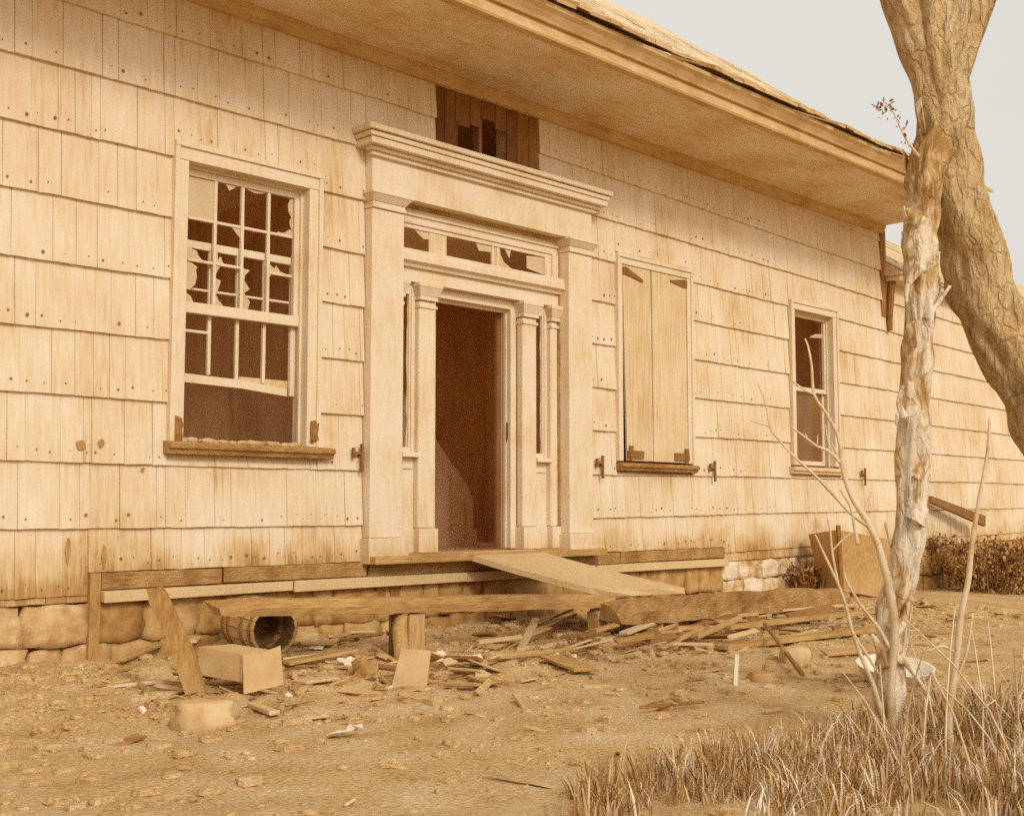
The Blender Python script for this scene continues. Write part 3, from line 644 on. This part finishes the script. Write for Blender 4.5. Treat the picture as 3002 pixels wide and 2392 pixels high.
# stubs, flaps of bark and knots on the pale stem
for i, pth in enumerate(([(1950, 672, 14), (1978, 635, 9), (2000, 602, 7)], [(1925, 1098, 46), (1936, 1080, 34), (1944, 1066, 26)], [(1905, 880, 18), (1893, 850, 12), (1902, 812, 7)], [(1890, 870, 10), (1887, 895, 5)],
                         [(1938, 470, 34), (1918, 452, 18), (1908, 440, 8)], [(1940, 560, 30), (1912, 600, 12), (1908, 640, 6)], [(1930, 1010, 24), (1950, 980, 14), (1956, 930, 6)], [(1880, 1330, 40), (1905, 1300, 22), (1912, 1268, 12)],
                         [(1872, 1395, 50), (1852, 1362, 20), (1835, 1335, 8)], [(1868, 1380, 40), (1905, 1395, 14), (1940, 1440, 8), (1965, 1480, 5)])):
    stem(pth, DT - .06, 'bark_pale', 'branch_stub', T, 9, .3, 14, 4, i * 3)
for i in range(9):
    k = R.randrange(40, len(tp) - 30); p = tp[k]; a = R.uniform(0, 6.28); d = Vector((math.cos(a), math.sin(a), 0))
    q = p + d * tr_[k] * 1.02; hgt = R.uniform(.05, .16); wd = R.uniform(.012, .03); s_ = Vector((-d.y, d.x, 0)) * wd; out = d * R.uniform(.008, .03)
    o = MB().prism([q - s_ * .6, q + s_, q + s_ * .7 + Vector((0, 0, hgt)) + out, q - s_ + Vector((0, 0, hgt * .85)) + out * 1.4], d * .006).build('bark_flap', 'bark_pale')
    o.parent = T; o.matrix_parent_inverse = Matrix.Translation(-Vector(T.location))
# withered leaves on a small shoot
sh, sp_, _ = stem([(1935, 330, 7), (1912, 300, 4), (1895, 268, 3), (1880, 235, 3), (1862, 222, 2), (1850, 230, 2)], DT - .05, 'twig', 'shoot', T, 6, 0, 1, 5)
lf = MB()
for i in range(46):
    p = sp_[R.randrange(4, len(sp_))] + Vector((R.gauss(0, .02), R.gauss(0, .02), R.gauss(0, .02))); e = Euler((R.uniform(0, 6), R.uniform(0, 6), R.uniform(0, 6))).to_matrix(); s_ = R.uniform(.006, .016)
    n = len(lf.v); lf.v += [tuple(p + e @ Vector(q) * s_) for q in ((-1, 0, 0), (0, -.5, .1), (1, 0, 0), (0, .5, .1))]; lf.f.append((n, n + 1, n + 2, n + 3))
o = lf.build('dead_leaves', 'brush'); o['kind'] = 'stuff'; o.parent = T; o.matrix_parent_inverse = Matrix.Translation(-Vector(T.location))

def sapling(name, label, base, stems, d, cat='sapling', group=None):
    Sp = empty(name, gp(*base)); tag(Sp, label, cat, group)
    for i, s_ in enumerate(stems): stem(s_, d, 'twig', 'stem' if i == 0 else 'branch', Sp, 7, .12, 20, 5, i)
    return Sp
sapling('bare_sapling', 'leafless pale sapling whose branches reach in front of the far window', (1876, 1560),
        [[(1882, 1590, 16), (1876, 1450, 17), (1884, 1330, 19), (1872, 1240, 19), (1860, 1190, 17), (1846, 1141, 15), (1823, 1094, 14), (1796, 1051, 12), (1779, 1007, 10.5), (1771, 964, 9.5), (1764, 917, 8), (1739, 870, 7), (1714, 830, 6.5), (1709, 773, 5.5), (1702, 733, 4.5), (1695, 713, 3)],
         [(1714, 830, 5.5), (1694, 821, 4.5), (1665, 800, 3)], [(1771, 976, 8), (1746, 951, 7), (1719, 939, 6.5), (1696, 921, 5), (1660, 895, 3)], [(1756, 955, 4.5), (1744, 930, 4), (1737, 894, 3)], [(1700, 924, 4), (1695, 912, 3)], [(1721, 936, 3.5), (1722, 915, 2.5)],
         [(1826, 1106, 10), (1792, 1081, 8.5), (1754, 1041, 7), (1719, 1004, 6), (1672, 961, 5), (1632, 917, 4.5), (1620, 894, 4), (1612, 850, 3.5), (1595, 805, 2.5)], [(1620, 898, 3.5), (1602, 892, 3), (1580, 885, 2.5)],
         [(1819, 1080, 5), (1828, 1055, 4), (1836, 1034, 3)], [(1765, 960, 4), (1752, 935, 3)]], DT - .10)
sapling('bare_sapling', 'thin whip stems rising in front of the leaning wooden hopper', (1870, 1585),
        [[(1880, 1600, 12), (1865, 1534, 11), (1851, 1483, 10.5), (1835, 1432, 10), (1811, 1376, 9), (1793, 1323, 8), (1779, 1269, 7.5), (1766, 1233, 6.5), (1756, 1211, 6), (1736, 1168, 5), (1716, 1125, 3.5)],
         [(1766, 1233, 6), (1758, 1195, 5), (1752, 1160, 5), (1747, 1110, 4), (1742, 1092, 3)], [(1752, 1160, 4), (1770, 1140, 3.5), (1790, 1124, 3)], [(1797, 1335, 7), (1830, 1385, 6), (1851, 1420, 5)],
         [(1870, 1360, 8), (1851, 1323, 7.5), (1811, 1272, 6.5), (1782, 1221, 5), (1779, 1205, 3)], [(1806, 1146, 9), (1799, 1110, 7), (1791, 1068, 6), (1769, 1031, 4)]], DT - .22)
sapling('bare_sapling', 'stout upright sapling right of the gnarled tree among the weeds', (2000, 1590),
        [[(2006, 1600, 16), (1998, 1520, 15), (2006, 1440, 15), (2015, 1376, 15), (2024, 1290, 14), (2038, 1225, 12), (2046, 1150, 11), (2060, 1060, 9), (2078, 960, 7), (2084, 880, 5)], [(2015, 1376, 7), (1985, 1360, 6), (1955, 1372, 4)], [(1996, 1518, 8), (2012, 1440, 7), (2036, 1370, 6), (2048, 1290, 4)]], DT - .5)
wd_ = MB()
for i in range(20):                      # dry weed stalks round the foot of the tree
    x = R.uniform(1850, 2150); y = R.uniform(1560, 1690); p = gp(x, y); p.z = ghz(p.x, p.y) - .02
    h = R.uniform(.2, .6); ln = Vector((R.uniform(-.6, .6), R.uniform(-.6, .6), 0)) * h
    P = [p + ln * t * t + Vector((0, 0, h * t)) for t in (0, .25, .5, .75, 1)]
    if R.random() < .35: P[-1] = P[-2] + Vector((R.uniform(-.1, .1), R.uniform(-.1, .1), -R.uniform(.02, .1)))
    wd_.tube(P, [.006, .005, .004, .0035, .002], 5)
o = wd_.build('dry_weed_stalks', 'twig'); o['kind'] = 'stuff'; tag(o, 'dry bent weed stalks around the foot of the gnarled tree', 'weeds')

# ------------------------------------------------------------------ grass
def grass_edge(x, y):                    # above 0 inside a rough ellipse of ground round the tree
    n = noise.noise(Vector((x * 1.3, y * 1.3, 4))) * .45
    u = ((x - 5.75) * .69 - (y + 5.35) * .72); v = ((x - 5.75) * .72 + (y + 5.35) * .69)
    return min(((u + 1.95) * 2.9 - (v + .7) * 1.9) / 3.47 * .7 + n, (v + 2.45), (.75 - v) * .8 + n, 3.2 - u)
gr = MB(); cnt = 0
def blade(x, y, h, wd, lean, a, b):
    z = ghz(x, y) - .01; sx, sy = math.cos(a) * wd, math.sin(a) * wd; lx, ly = math.cos(b) * lean, math.sin(b) * lean; n = len(gr.v)
    gr.v += [(x - sx, y - sy, z), (x + sx, y + sy, z), (x + lx * .25 + sx * .9, y + ly * .25 + sy * .9, z + h * .5), (x + lx * .25 - sx * .9, y + ly * .25 - sy * .9, z + h * .5),
             (x + lx * .62 + sx * .6, y + ly * .62 + sy * .6, z + h * .84), (x + lx * .62 - sx * .6, y + ly * .62 - sy * .6, z + h * .84), (x + lx, y + ly, z + h * .95)]
    gr.f.extend([(n, n + 1, n + 2, n + 3), (n + 3, n + 2, n + 4, n + 5), (n + 5, n + 4, n + 6)])
for i in range(14000):                    # tufts of a few blades each
    x, y = R.uniform(2.6, 9.5), R.uniform(-7.1, -2.8)
    dn = noise.noise(Vector((x * 2.1, y * 2.1, 8)))
    edge = grass_edge(x, y)
    if edge < 0 or R.random() > .26 + 1.3 * dn + edge * .7: continue
    tall = .5 + .75 * min(1, edge * .8)
    for k in range(R.randrange(5, 13)):
        h = R.choice((R.uniform(.05, .12), R.uniform(.06, .24))) * (1 + .7 * dn) * tall; a = R.uniform(0, 6.28)
        blade(x + R.gauss(0, .025), y + R.gauss(0, .025), h, R.uniform(.0014, .0044), h * R.uniform(.1, 1.0), a, a + 1.57 + R.uniform(-.5, .5)); cnt += 1
    if cnt > 80000: break
o = gr.build('dry_grass', 'grass'); o['kind'] = 'stuff'; tag(o, 'patch of dry uncut grass around the foot of the tree', 'grass')

# ------------------------------------------------------------------ keg on its side
K = empty('wooden_keg', (0, 0, 0)); tag(K, 'open wooden keg lying on its side under the fallen beam', 'keg')
rk, lk, ns = .160, .44, 16
def kr(t): return rk * (1 + .12 * math.sin(math.pi * t))
for i in range(ns):
    a0, a1 = 2 * math.pi * i / ns + .012, 2 * math.pi * (i + 1) / ns - .012; mb = MB()
    for t in (0, .33, .66, 1):
        r = kr(t); z = lk * t
        mb.v += [(r * math.cos(a), r * math.sin(a), z) for a in (a0, a1)] + [((r - .018) * math.cos(a), (r - .018) * math.sin(a), z) for a in (a1, a0)]
    for q in range(3):
        for j in range(4): mb.f.append((q * 4 + j, q * 4 + (j + 1) % 4, q * 4 + 4 + (j + 1) % 4, q * 4 + 4 + j))
    mb.f += [(3, 2, 1, 0), (12, 13, 14, 15)]
    mb.build('stave', 'keg_wood', K)
for t in (.06, .30, .72, .94):
    mb = MB(); h = .022
    for i in range(32):
        a = 2 * math.pi * i / 32
        for r, z in ((kr(t) + .001, lk * t - h / 2), (kr(t) + .006, lk * t - h / 2), (kr(t) + .006, lk * t + h / 2), (kr(t) + .001, lk * t + h / 2)): mb.v.append((r * math.cos(a), r * math.sin(a), z))
    for i in range(32):
        for j in range(4): mb.f.append((i * 4 + j, (i * 4 + 4) % 128 + j, (i * 4 + 4) % 128 + (j + 1) % 4, i * 4 + (j + 1) % 4))
    mb.build('hoop', 'dark_wood', K)
MB().tube([(0, 0, .012), (0, 0, .03)], [rk - .012, rk - .012], 24).build('keg_head', 'dark_wood', K)
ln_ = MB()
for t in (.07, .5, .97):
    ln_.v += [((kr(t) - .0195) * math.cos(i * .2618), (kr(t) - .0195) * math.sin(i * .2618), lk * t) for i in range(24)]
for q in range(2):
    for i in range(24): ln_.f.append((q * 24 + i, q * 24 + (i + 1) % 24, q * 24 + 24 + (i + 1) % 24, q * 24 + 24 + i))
ln_.build('keg_inner_shade', 'rust', K, True)  # added liner, its dark colour stands for the shade inside the keg
ax = Vector((-.15, -1.0, -.05)).normalized(); mouth = gp(577, 1396); mouth.z = ghz(mouth.x, mouth.y) + rk + .0
K.location = mouth - ax * lk; K.rotation_euler = ax.to_track_quat('Z', 'Y').to_euler()

# ------------------------------------------------------------------ carton with a hanging flap
def placed(name, label, cat, loc, rot=(0, 0, 0), group=None):
    e = empty(name, loc); e.rotation_euler = rot; return tag(e, label, cat, group)
bp = gpt(504, 1464)
B = placed('cardboard_carton', 'square cardboard carton with its flap hanging open beside the leaning post', 'box', bp)
rv, fv = Vector((.834, -.552, 0)), Vector((.552, .834, 0))
va = (-rv * .78 + fv * .62) * .27; vb = (rv * .86 + fv * .50) * .20; up_ = Vector((-.02, .0, 1))
def panel(P, off, nm): MB().prism(P, off).build(nm, 'card', B)
e0 = Vector((0, 0, .065)) ; e1 = e0 + up_ * .14; tl = Vector((0, 0, .02))
panel([e0, e1, e1 + va + tl, e0 + va + tl], vb.normalized() * .006, 'side'); panel([e0 + vb, e1 + vb, e1 + va + vb + tl, e0 + va + vb + tl], vb.normalized() * -.006, 'side')
panel([e0 + va + tl, e1 + va + tl, e1 + va + vb + tl, e0 + va + vb + tl], va.normalized() * -.006, 'side'); panel([e1, e1 + vb, e1 + vb + va + tl, e1 + va + tl], (0, 0, .005), 'top'); panel([e0, e0 + vb, e0 + vb + va + tl, e0 + va + tl], (0, 0, .005), 'bottom')
panel([e0, e1, e1 + vb, e0 + vb], va.normalized() * .006, 'side'); w_ = vb * 1.18; o_ = -va.normalized() * .012
panel([Vector((0, 0, .004)) + o_ * 2.2, w_ + Vector((0, 0, .03)) + o_ * 2.2, w_ * .96 + Vector((0, 0, .232)) + o_, w_ * .45 + Vector((0, 0, .203)) + o_, Vector((0, 0, .203)) + o_], -va.normalized() * .005, 'flap')

# ------------------------------------------------------------------ leaning post, split post, board on it
pb = gpt(424, 1472, -.05); pt = wp(328, 1240, -1.60)
tag(beam('leaning_post', [pb, pb.lerp(pt, .5) + Vector((.012, .0, .01)), pt], .05, .045, 'post_wood', 4, .22), 'dark rough post leaning beside the carton, its foot in the dirt', 'post')
q = gpt(400, 1425)
tag(beam('wedge_block', [q + Vector((.02, -.03, .06)), q + Vector((.21, .03, .09))], .035, .045, 'dark_wood', 6, .3), 'short dark block of wood wedged against the leaning post', 'wood block')
sb = gpt(838, 1408, -.05)
SPT = placed('split_post', 'hollow split post standing upright under the long beam', 'post', (5.20, -1.22, 0))
m = MB(); m.tube([(-.03, -.10, -.1), (-.05, -.08, .08), (-.02, -.03, .19), (.03, .0, .29)], [.06, .055, .05, .045], 9, .25, 8, 3).build('post_half', 'old_wood_v', SPT, True)
bevel(m and MB().box((.06, -.04, -.1), (.20, .06, .285)).build('post_half', 'old_wood_v', SPT), .012)
MB().box((-.02, .05, -.1), (.08, .07, .28)).build('post_back', 'dark_wood', SPT)
cb = gpt(866, 1444)
C2 = placed('tin_sheet', 'small square sheet of tin propped against the split post', 'sheet', cb, (rad(-14), 0, rad(-34)))
bevel(MB().prism([(-.11, 0, .005), (.085, 0, .0), (.115, 0, .20), (-.05, 0, .215)], (0, .007, 0)).build('sheet', 'tin', C2), .002)
# prop under the rotten end
tag(beam('prop_post', [(7.18, -1.22, -.06), (7.17, -1.22, .10), (7.16, -1.22, .20)], .05, .05, 'old_wood_v', 12, .2), 'short upright prop under the rotten end of the long beam', 'post')

# ------------------------------------------------------------------ boards, poles, stones and scraps on the ground
def board(label, p0, p1, wdt, th=.02, m='old_wood', name='loose_board', group=None, z0=.02, z1=.02, roll=0):
    a, b = gpt(*p0, z0), gpt(*p1, z1); d = b - a; L_ = d.length
    e = MB(); j = lambda: R.uniform(-.012, .012)
    e.hexa([(0 + j(), -wdt / 2, -th / 2), (L_ + j(), -wdt / 2, -th / 2), (L_ + j(), wdt / 2, -th / 2), (0 + j(), wdt / 2, -th / 2), (0 + j(), -wdt / 2, th / 2), (L_ + j(), -wdt / 2, th / 2), (L_ + j(), wdt / 2, th / 2), (0 + j(), wdt / 2, th / 2)])
    o = e.build(name, m); bevel(o, .003, 1)
    o.matrix_world = Matrix.Translation(a + Vector((0, 0, th / 2))) @ d.to_track_quat('X', 'Z').to_matrix().to_4x4() @ Matrix.Rotation(roll, 4, 'X')
    return tag(o, label, 'board' if name != 'pole' else 'pole', group)
def pole(label, pts, r, m='old_wood', name='pole'):
    P = [gpt(x, y, dz) for x, y, dz in pts]; Q = []
    for i in range(len(P) - 1):
        for k in range(6): Q.append(P[i].lerp(P[i + 1], k / 6))
    Q.append(P[-1]); o = MB().tube(Q, [r * (1 - .25 * i / len(Q)) for i in range(len(Q))], 9, .2, 9, r * 90).build(name, m, None, True)
    return tag(o, label, 'pole')
pole('long thin pole lying on the rubble, running from the crumpled paper toward the house', [(1022, 1404, .03), (1150, 1388, .04), (1300, 1362, .04), (1425, 1338, .05)], .022)
board('short pale board resting across the long pole below the plank', (1312, 1352), (1414, 1322), .07, .025, 'plank_wood', z0=.06, z1=.08)
board('square ended board scrap lying flat below the long pole', (1160, 1398), (1235, 1424), .15, .02, 'old_wood')
board('wide board at the far side of the rubble, ending at the gnarled tree', (1520, 1372), (1850, 1336), .12, .03, 'old_wood', z0=.02, z1=.03)
board('second board tucked under the wide board near the gnarled tree', (1530, 1352), (1840, 1310), .10, .03, 'old_wood', z0=.06, z1=.08)
board('narrow lath along the foot of the decayed beam', (1560, 1306), (1785, 1288), .05, .02, 'plank_wood', z0=.05, z1=.05)
board('pale stick pushed against the keg above the carton', (405, 1385), (492, 1305), .05, .02, 'plank_wood', z0=.08, z1=.12)
board('grey lath lying on the dirt left of the leaning post', (232, 1435), (345, 1392), .06, .02, 'old_wood', z0=.01, z1=.02)
board('longer grey lath behind the leaning post along the whitewashed foundation', (255, 1420), (400, 1352), .05, .02, 'old_wood', z0=.02, z1=.03)
board('small slat lying in front of the carton on bare dirt', (530, 1493), (578, 1520), .05, .02, 'plank_wood')
board('slat between the round lid and the bare dirt', (1000, 1436), (1040, 1452), .10, .015, 'old_wood')
board('thin curved stick on the bare dirt at the edge of the grass', (1350, 1500), (1480, 1484), .02, .015, 'dark_wood')
board('flat shingle lying between the carton and the split post', (600, 1408), (745, 1396), .14, .02, 'old_wood', z0=.02, z1=.04)
board('shingle lying in front of the tin sheet', (630, 1455), (700, 1442), .11, .015, 'plank_wood')
board('thin rod leaning over the boards by the round stone', (1610, 1348), (1690, 1432), .025, .02, 'dark_wood', z0=.08, z1=.02)
board('splintered slab standing up from the rubble under the rotten beam end', (1095, 1375), (1128, 1345), .05, .03, 'plank_wood', z0=.0, z1=.13)
st_ = gpt(1548, 1440)
SK = placed('wooden_stake', 'pale wooden stake standing upright at the grass edge', 'stake', st_, (rad(4), rad(2), rad(40)))
MB().hexa([(-.03, -.012, -.03), (.03, -.012, -.03), (.03, .012, -.03), (-.03, .012, -.03), (-.014, -.01, .16), (.02, -.01, .16), (.02, .01, .16), (-.014, .01, .16)]).build('stake_shaft', 'white_scrap', SK)
def stone(label, x, y, rx_, ry_, rz_, rot=0, m='rock', seed=1, amp=.22, name='stone', dz=.3, cat='stone', group=None, rnd=.5):
    p = gpt(x, y); o = MB().lump((0, 0, 0), (rx_, ry_, rz_), seed, 5, amp, None, rnd).build(name, m, None, True)
    o.location = p + Vector((0, 0, rz_ * dz)); o.rotation_euler = (0, 0, rot); return tag(o, label, cat, group)
stone('smooth round stone in front of the wide board', 1674, 1394, .085, .065, .058, rad(-40), seed=2, amp=.1, dz=.7)
stone('large flat topped stone on the dirt below the leaning post', 432, 1520, .125, .095, .085, rad(-30), seed=5, amp=.28, dz=.5, rnd=.5)
stone('dark low chunk of stone at the grass edge by the stake', 1604, 1432, .075, .05, .035, rad(-30), seed=8, m='dim_stone', amp=.3)
stone('mossy lump of rubble left of the tin sheet', 768, 1428, .07, .06, .09, .4, seed=11, m='dim_stone', amp=.4)
stone('stone beside the open mouth of the keg', 640, 1376, .10, .07, .06, .3, seed=13, m='rock')
# white odds and ends
p = gpt(926, 1398)
LID = placed('jar_lid', 'round white jar lid standing on edge right of the tin sheet', 'lid', p + Vector((0, 0, .045)), (rad(70), 0, rad(-44)))
MB().tube([(0, 0, -.008), (0, 0, .008)], [.045, .045], 20).build('lid_disc', 'white_scrap', LID); MB().tube([(0, 0, .008), (0, 0, .014)], [.036, .034], 20).build('lid_rim', 'white_scrap', LID)
def paper(label, x, y, s_, seed):
    p = gpt(x, y); mb = MB(); k = 7
    for j in range(k):
        for i in range(k):
            u, v = i / (k - 1) - .5, j / (k - 1) - .5
            mb.v.append((u * s_ * 1.5, v * s_, s_ * .28 * (1 + noise.noise(Vector((u * 4 + seed, v * 4, seed)))) + s_ * .12 * noise.noise(Vector((u * 11, v * 11 + seed, 3)))))
    for j in range(k - 1):
        for i in range(k - 1): q = j * k + i; mb.f.append((q, q + 1, q + k + 1, q + k))
    o = mb.build('crumpled_paper', 'white_scrap'); o.modifiers.new('thick', 'SOLIDIFY').thickness = .002
    o.location = p + Vector((0, 0, .0)); o.rotation_euler = (R.uniform(-.3, .3), R.uniform(-.3, .3), R.uniform(0, 6)); return tag(o, label, 'paper')
paper('crumpled sheet of white paper right of the jar lid', 985, 1400, .13, 2); paper('torn white paper left of the split post', 735, 1412, .10, 5)
paper('strip of white paper near the mouth of the keg', 660, 1386, .08, 9); paper('crushed pale paper on bare dirt at the foot of the yard', 730, 1555, .10, 14); paper('folded white scrap at the start of the long pole', 1000, 1412, .09, 20)
for x, y in ((608, 1468), (790, 1388), (1208, 1388), (820, 1452), (1590, 1290), (300, 1500)):
    p = gpt(x, y); o = MB().lump((0, 0, 0), (.020, .013, .013), x, 1, .3).build('china_shard', 'white_scrap'); o.location = p + Vector((0, 0, .012)); o.rotation_euler = (.2, .3, x)
    tag(o, 'tiny white china shard on the dirt', 'shard', 'white china shards in the yard')
# enamel basin half hidden in the weeds
p = gpt(1885, 1452)
BS = placed('enamel_basin', 'white enamel basin half hidden behind the weeds', 'basin', p + Vector((.22, .12, .0)), (rad(8), rad(-6), 0))
mb = MB(); rr = [(.13, .0), (.16, .02), (.20, .10), (.215, .105), (.205, .095), (.15, .018), (.12, .01)]
for r, z in rr: mb.v += [(r * math.cos(i * .2618), r * math.sin(i * .2618), z) for i in range(24)]
for q in range(len(rr) - 1):
    for i in range(24): mb.f.append((q * 24 + i, q * 24 + (i + 1) % 24, q * 24 + 24 + (i + 1) % 24, q * 24 + 24 + i))
mb.f += [tuple(range(23, -1, -1)), tuple((len(rr) - 1) * 24 + i for i in range(24))]
mb.build('basin_bowl', 'white_scrap', BS, True)

# loose splinters, chips and crumbs, too many and too small to pick apart
lt_ = MB(); cl = MB()
for i in range(1500):
    if R.random() < .9:
        x = R.uniform(3.2, 11.5); y = -1.25 - abs(R.gauss(0, .65)) + .05 * (7 - x)
        if noise.noise(Vector((x * 1.7, y * 2.2, 50))) < R.uniform(-.45, .25): continue
    else: x, y = R.uniform(2.2, 9), R.uniform(-4.5, -.1)
    L_ = R.choice((.012, .02, .03, .05, .08, .12)) * R.uniform(.6, 1.4); wd = min(L_ * R.uniform(.08, .5), R.uniform(.006, .03)); th = R.uniform(.002, .006)
    mm = Matrix.Translation((x, y, ghz(x, y) + th + L_ * .06)) @ Euler((R.gauss(0, .35), R.gauss(0, .16), R.choice((R.uniform(0, 6.28), R.gauss(0, .35))))).to_matrix().to_4x4()
    j = [R.uniform(-.35, .35) * wd for _ in range(4)]
    P = [(-L_, -wd + j[0], -th), (L_ * R.uniform(.7, 1), -wd * .6 + j[1], -th), (L_, wd * .5 + j[2], -th), (-L_ * R.uniform(.7, 1), wd + j[3], -th)]
    lt_.hexa([mm @ Vector(p) for p in P] + [mm @ Vector((p[0], p[1], th)) for p in P])
for i in range(9000):                    # clods of earth and broken plaster
    x, y = R.uniform(1.7, 11.5), -.15 - abs(R.gauss(0, 2.1)); r = R.choice((.004, .005, .007, .010, .015, .026)) * R.uniform(.7, 1.3)
    if y < -5.6 or noise.noise(Vector((x * 2.3, y * 2.3, 70))) < R.uniform(-.5, .4): continue
    cl.lump((x, y, ghz(x, y) + r * .1), (r * 1.4, r, r * .6), i, 1, .5)
o = lt_.build('wood_litter', 'litter'); o['kind'] = 'stuff'; tag(o, 'splinters and chips strewn over the bare dirt before the house', 'litter')
o = cl.build('earth_clods', 'dirt'); o['kind'] = 'stuff'; tag(o, 'clods and crumbs of earth scattered over the yard', 'earth')
LOOK = {'old_wood': 'weathered brown', 'dark_wood': 'dark rotten', 'plank_wood': 'pale splintered'}
for i in range(44):                      # broken boards heaped between the beams and the bare dirt
    x, y = R.uniform(1000, 1780), R.uniform(1302, 1385); dx = R.uniform(25, 120); dy = -dx * R.uniform(-.05, .3)
    m_ = R.choice(('old_wood', 'old_wood', 'dark_wood', 'plank_wood'))
    board(LOOK[m_] + ' board scrap in the heap in front of the decayed beam', (x, y), (x + dx, y + dy), R.uniform(.04, .12), R.uniform(.012, .03), m_, 'board_scrap', 'board scraps heaped before the decayed beam', R.uniform(.0, .08), R.uniform(.0, .10), R.uniform(-.5, .5))
for i in range(30):
    x, y = R.uniform(560, 1010), R.uniform(1345, 1450); dx = R.uniform(25, 80); dy = R.uniform(-14, 14)
    m_ = R.choice(('old_wood', 'dark_wood', 'plank_wood'))
    board(LOOK[m_] + ' board scrap lying around the split post', (x, y), (x + dx, y + dy), R.uniform(.03, .09), R.uniform(.012, .025), m_, 'board_scrap', 'board scraps around the split post', R.uniform(.0, .05), R.uniform(.0, .06), R.uniform(-.5, .5))

# ------------------------------------------------------------------ tilted wooden hopper against the far wall, brush, slanting rail
HP = placed('wooden_hopper', 'splayed wooden hopper box tipped against the far foundation', 'crate', (12.12, -.62, ghz(12.12, -.62)), (rad(-6), rad(10), rad(-30)))
mb = MB()
def slab(P, th, nm, m='shutter'): bevel(MB().prism(P, th).build(nm, m, HP), .004, 1)
slab([(-.24, -.2, .0), (.26, -.2, .0), (.40, -.30, .62), (-.40, -.30, .62)], (0, .025, 0), 'side_board', 'old_wood_v')
slab([(-.24, .2, .0), (.26, .2, .0), (.40, .30, .62), (-.40, .30, .62)], (0, -.025, 0), 'side_board', 'old_wood_v')
slab([(-.24, -.174, .0), (-.24, .174, .0), (-.40, .272, .62), (-.40, -.272, .62)], (.025, 0, 0), 'end_board', 'old_wood_v')
slab([(.26, -.174, .0), (.26, .174, .0), (.40, .272, .62), (.40, -.272, .62)], (-.025, 0, 0), 'end_board', 'old_wood_v')
for sx in (-1, 1): MB().prism([(sx * .25 - .02, -.205, .0), (sx * .25 + .02, -.205, .0), (sx * .41 + .02, -.305, .66), (sx * .41 - .02, -.305, .66)], (0, -.03, 0)).build('corner_post', 'dark_wood', HP)
rl = MB().hexa([Vector(wp(1962, 1058, -.16)), Vector(wp(2075, 1108, -.30)), Vector(wp(2075, 1108, -.30)) + Vector((0, .05, 0)), Vector(wp(1962, 1058, -.16)) + Vector((0, .05, 0)), Vector(wp(1962, 1044, -.16)), Vector(wp(2075, 1086, -.30)), Vector(wp(2075, 1086, -.30)) + Vector((0, .05, 0)), Vector(wp(1962, 1044, -.16)) + Vector((0, .05, 0))]).build('slanting_rail', 'dark_wood')
tag(rl, 'dark rail slanting down along the far wall behind the sapling', 'rail')
def brush(x, y, r, h, n, label):
    E_ = empty('dark_clump', (x, y, 0)); tag(E_, label, 'shrub'); tw = MB(); le = MB()
    for i in range(40):
        a = R.uniform(0, 6.28); rr_ = r * math.sqrt(R.random()); hh = h * R.uniform(.5, 1)
        P = [Vector((0, 0, -.3)) + Vector((math.cos(a) * rr_ * .3, math.sin(a) * rr_ * .3, 0)), Vector((math.cos(a) * rr_ * .7, math.sin(a) * rr_ * .7, hh * .5)), Vector((math.cos(a) * rr_, math.sin(a) * rr_, hh))]
        tw.tube(P, [.012, .008, .003], 5)
        for k in range(n // 40):
            t = R.random() ** .7; p = P[0].lerp(P[1], t * 2) if t < .5 else P[1].lerp(P[2], t * 2 - 1)
            p = p + Vector((R.gauss(0, .07), R.gauss(0, .07), R.gauss(0, .05))); e = Euler((R.uniform(0, 6), R.uniform(0, 6), R.uniform(0, 6))).to_matrix(); s2 = R.uniform(.015, .04)
            q = len(le.v); le.v += [tuple(p + e @ Vector(c) * s2) for c in ((-1, 0, 0), (0, -.5, .15), (1, 0, 0), (0, .5, .15))]; le.f.append((q, q + 1, q + 2, q + 3))
    tw.build('stems', 'brush', E_); le.build('foliage', 'brush', E_)['kind'] = 'stuff'
brush(15.6, -.7, .8, .62, 4600, 'dense dark shrub against the far wall beyond the tree')
brush(11.95, -.22, .26, .40, 700, 'small added clump standing in for the dark shade between the whitewashed stones and the hopper')  # twigs and leaves added in place of a dark shadow
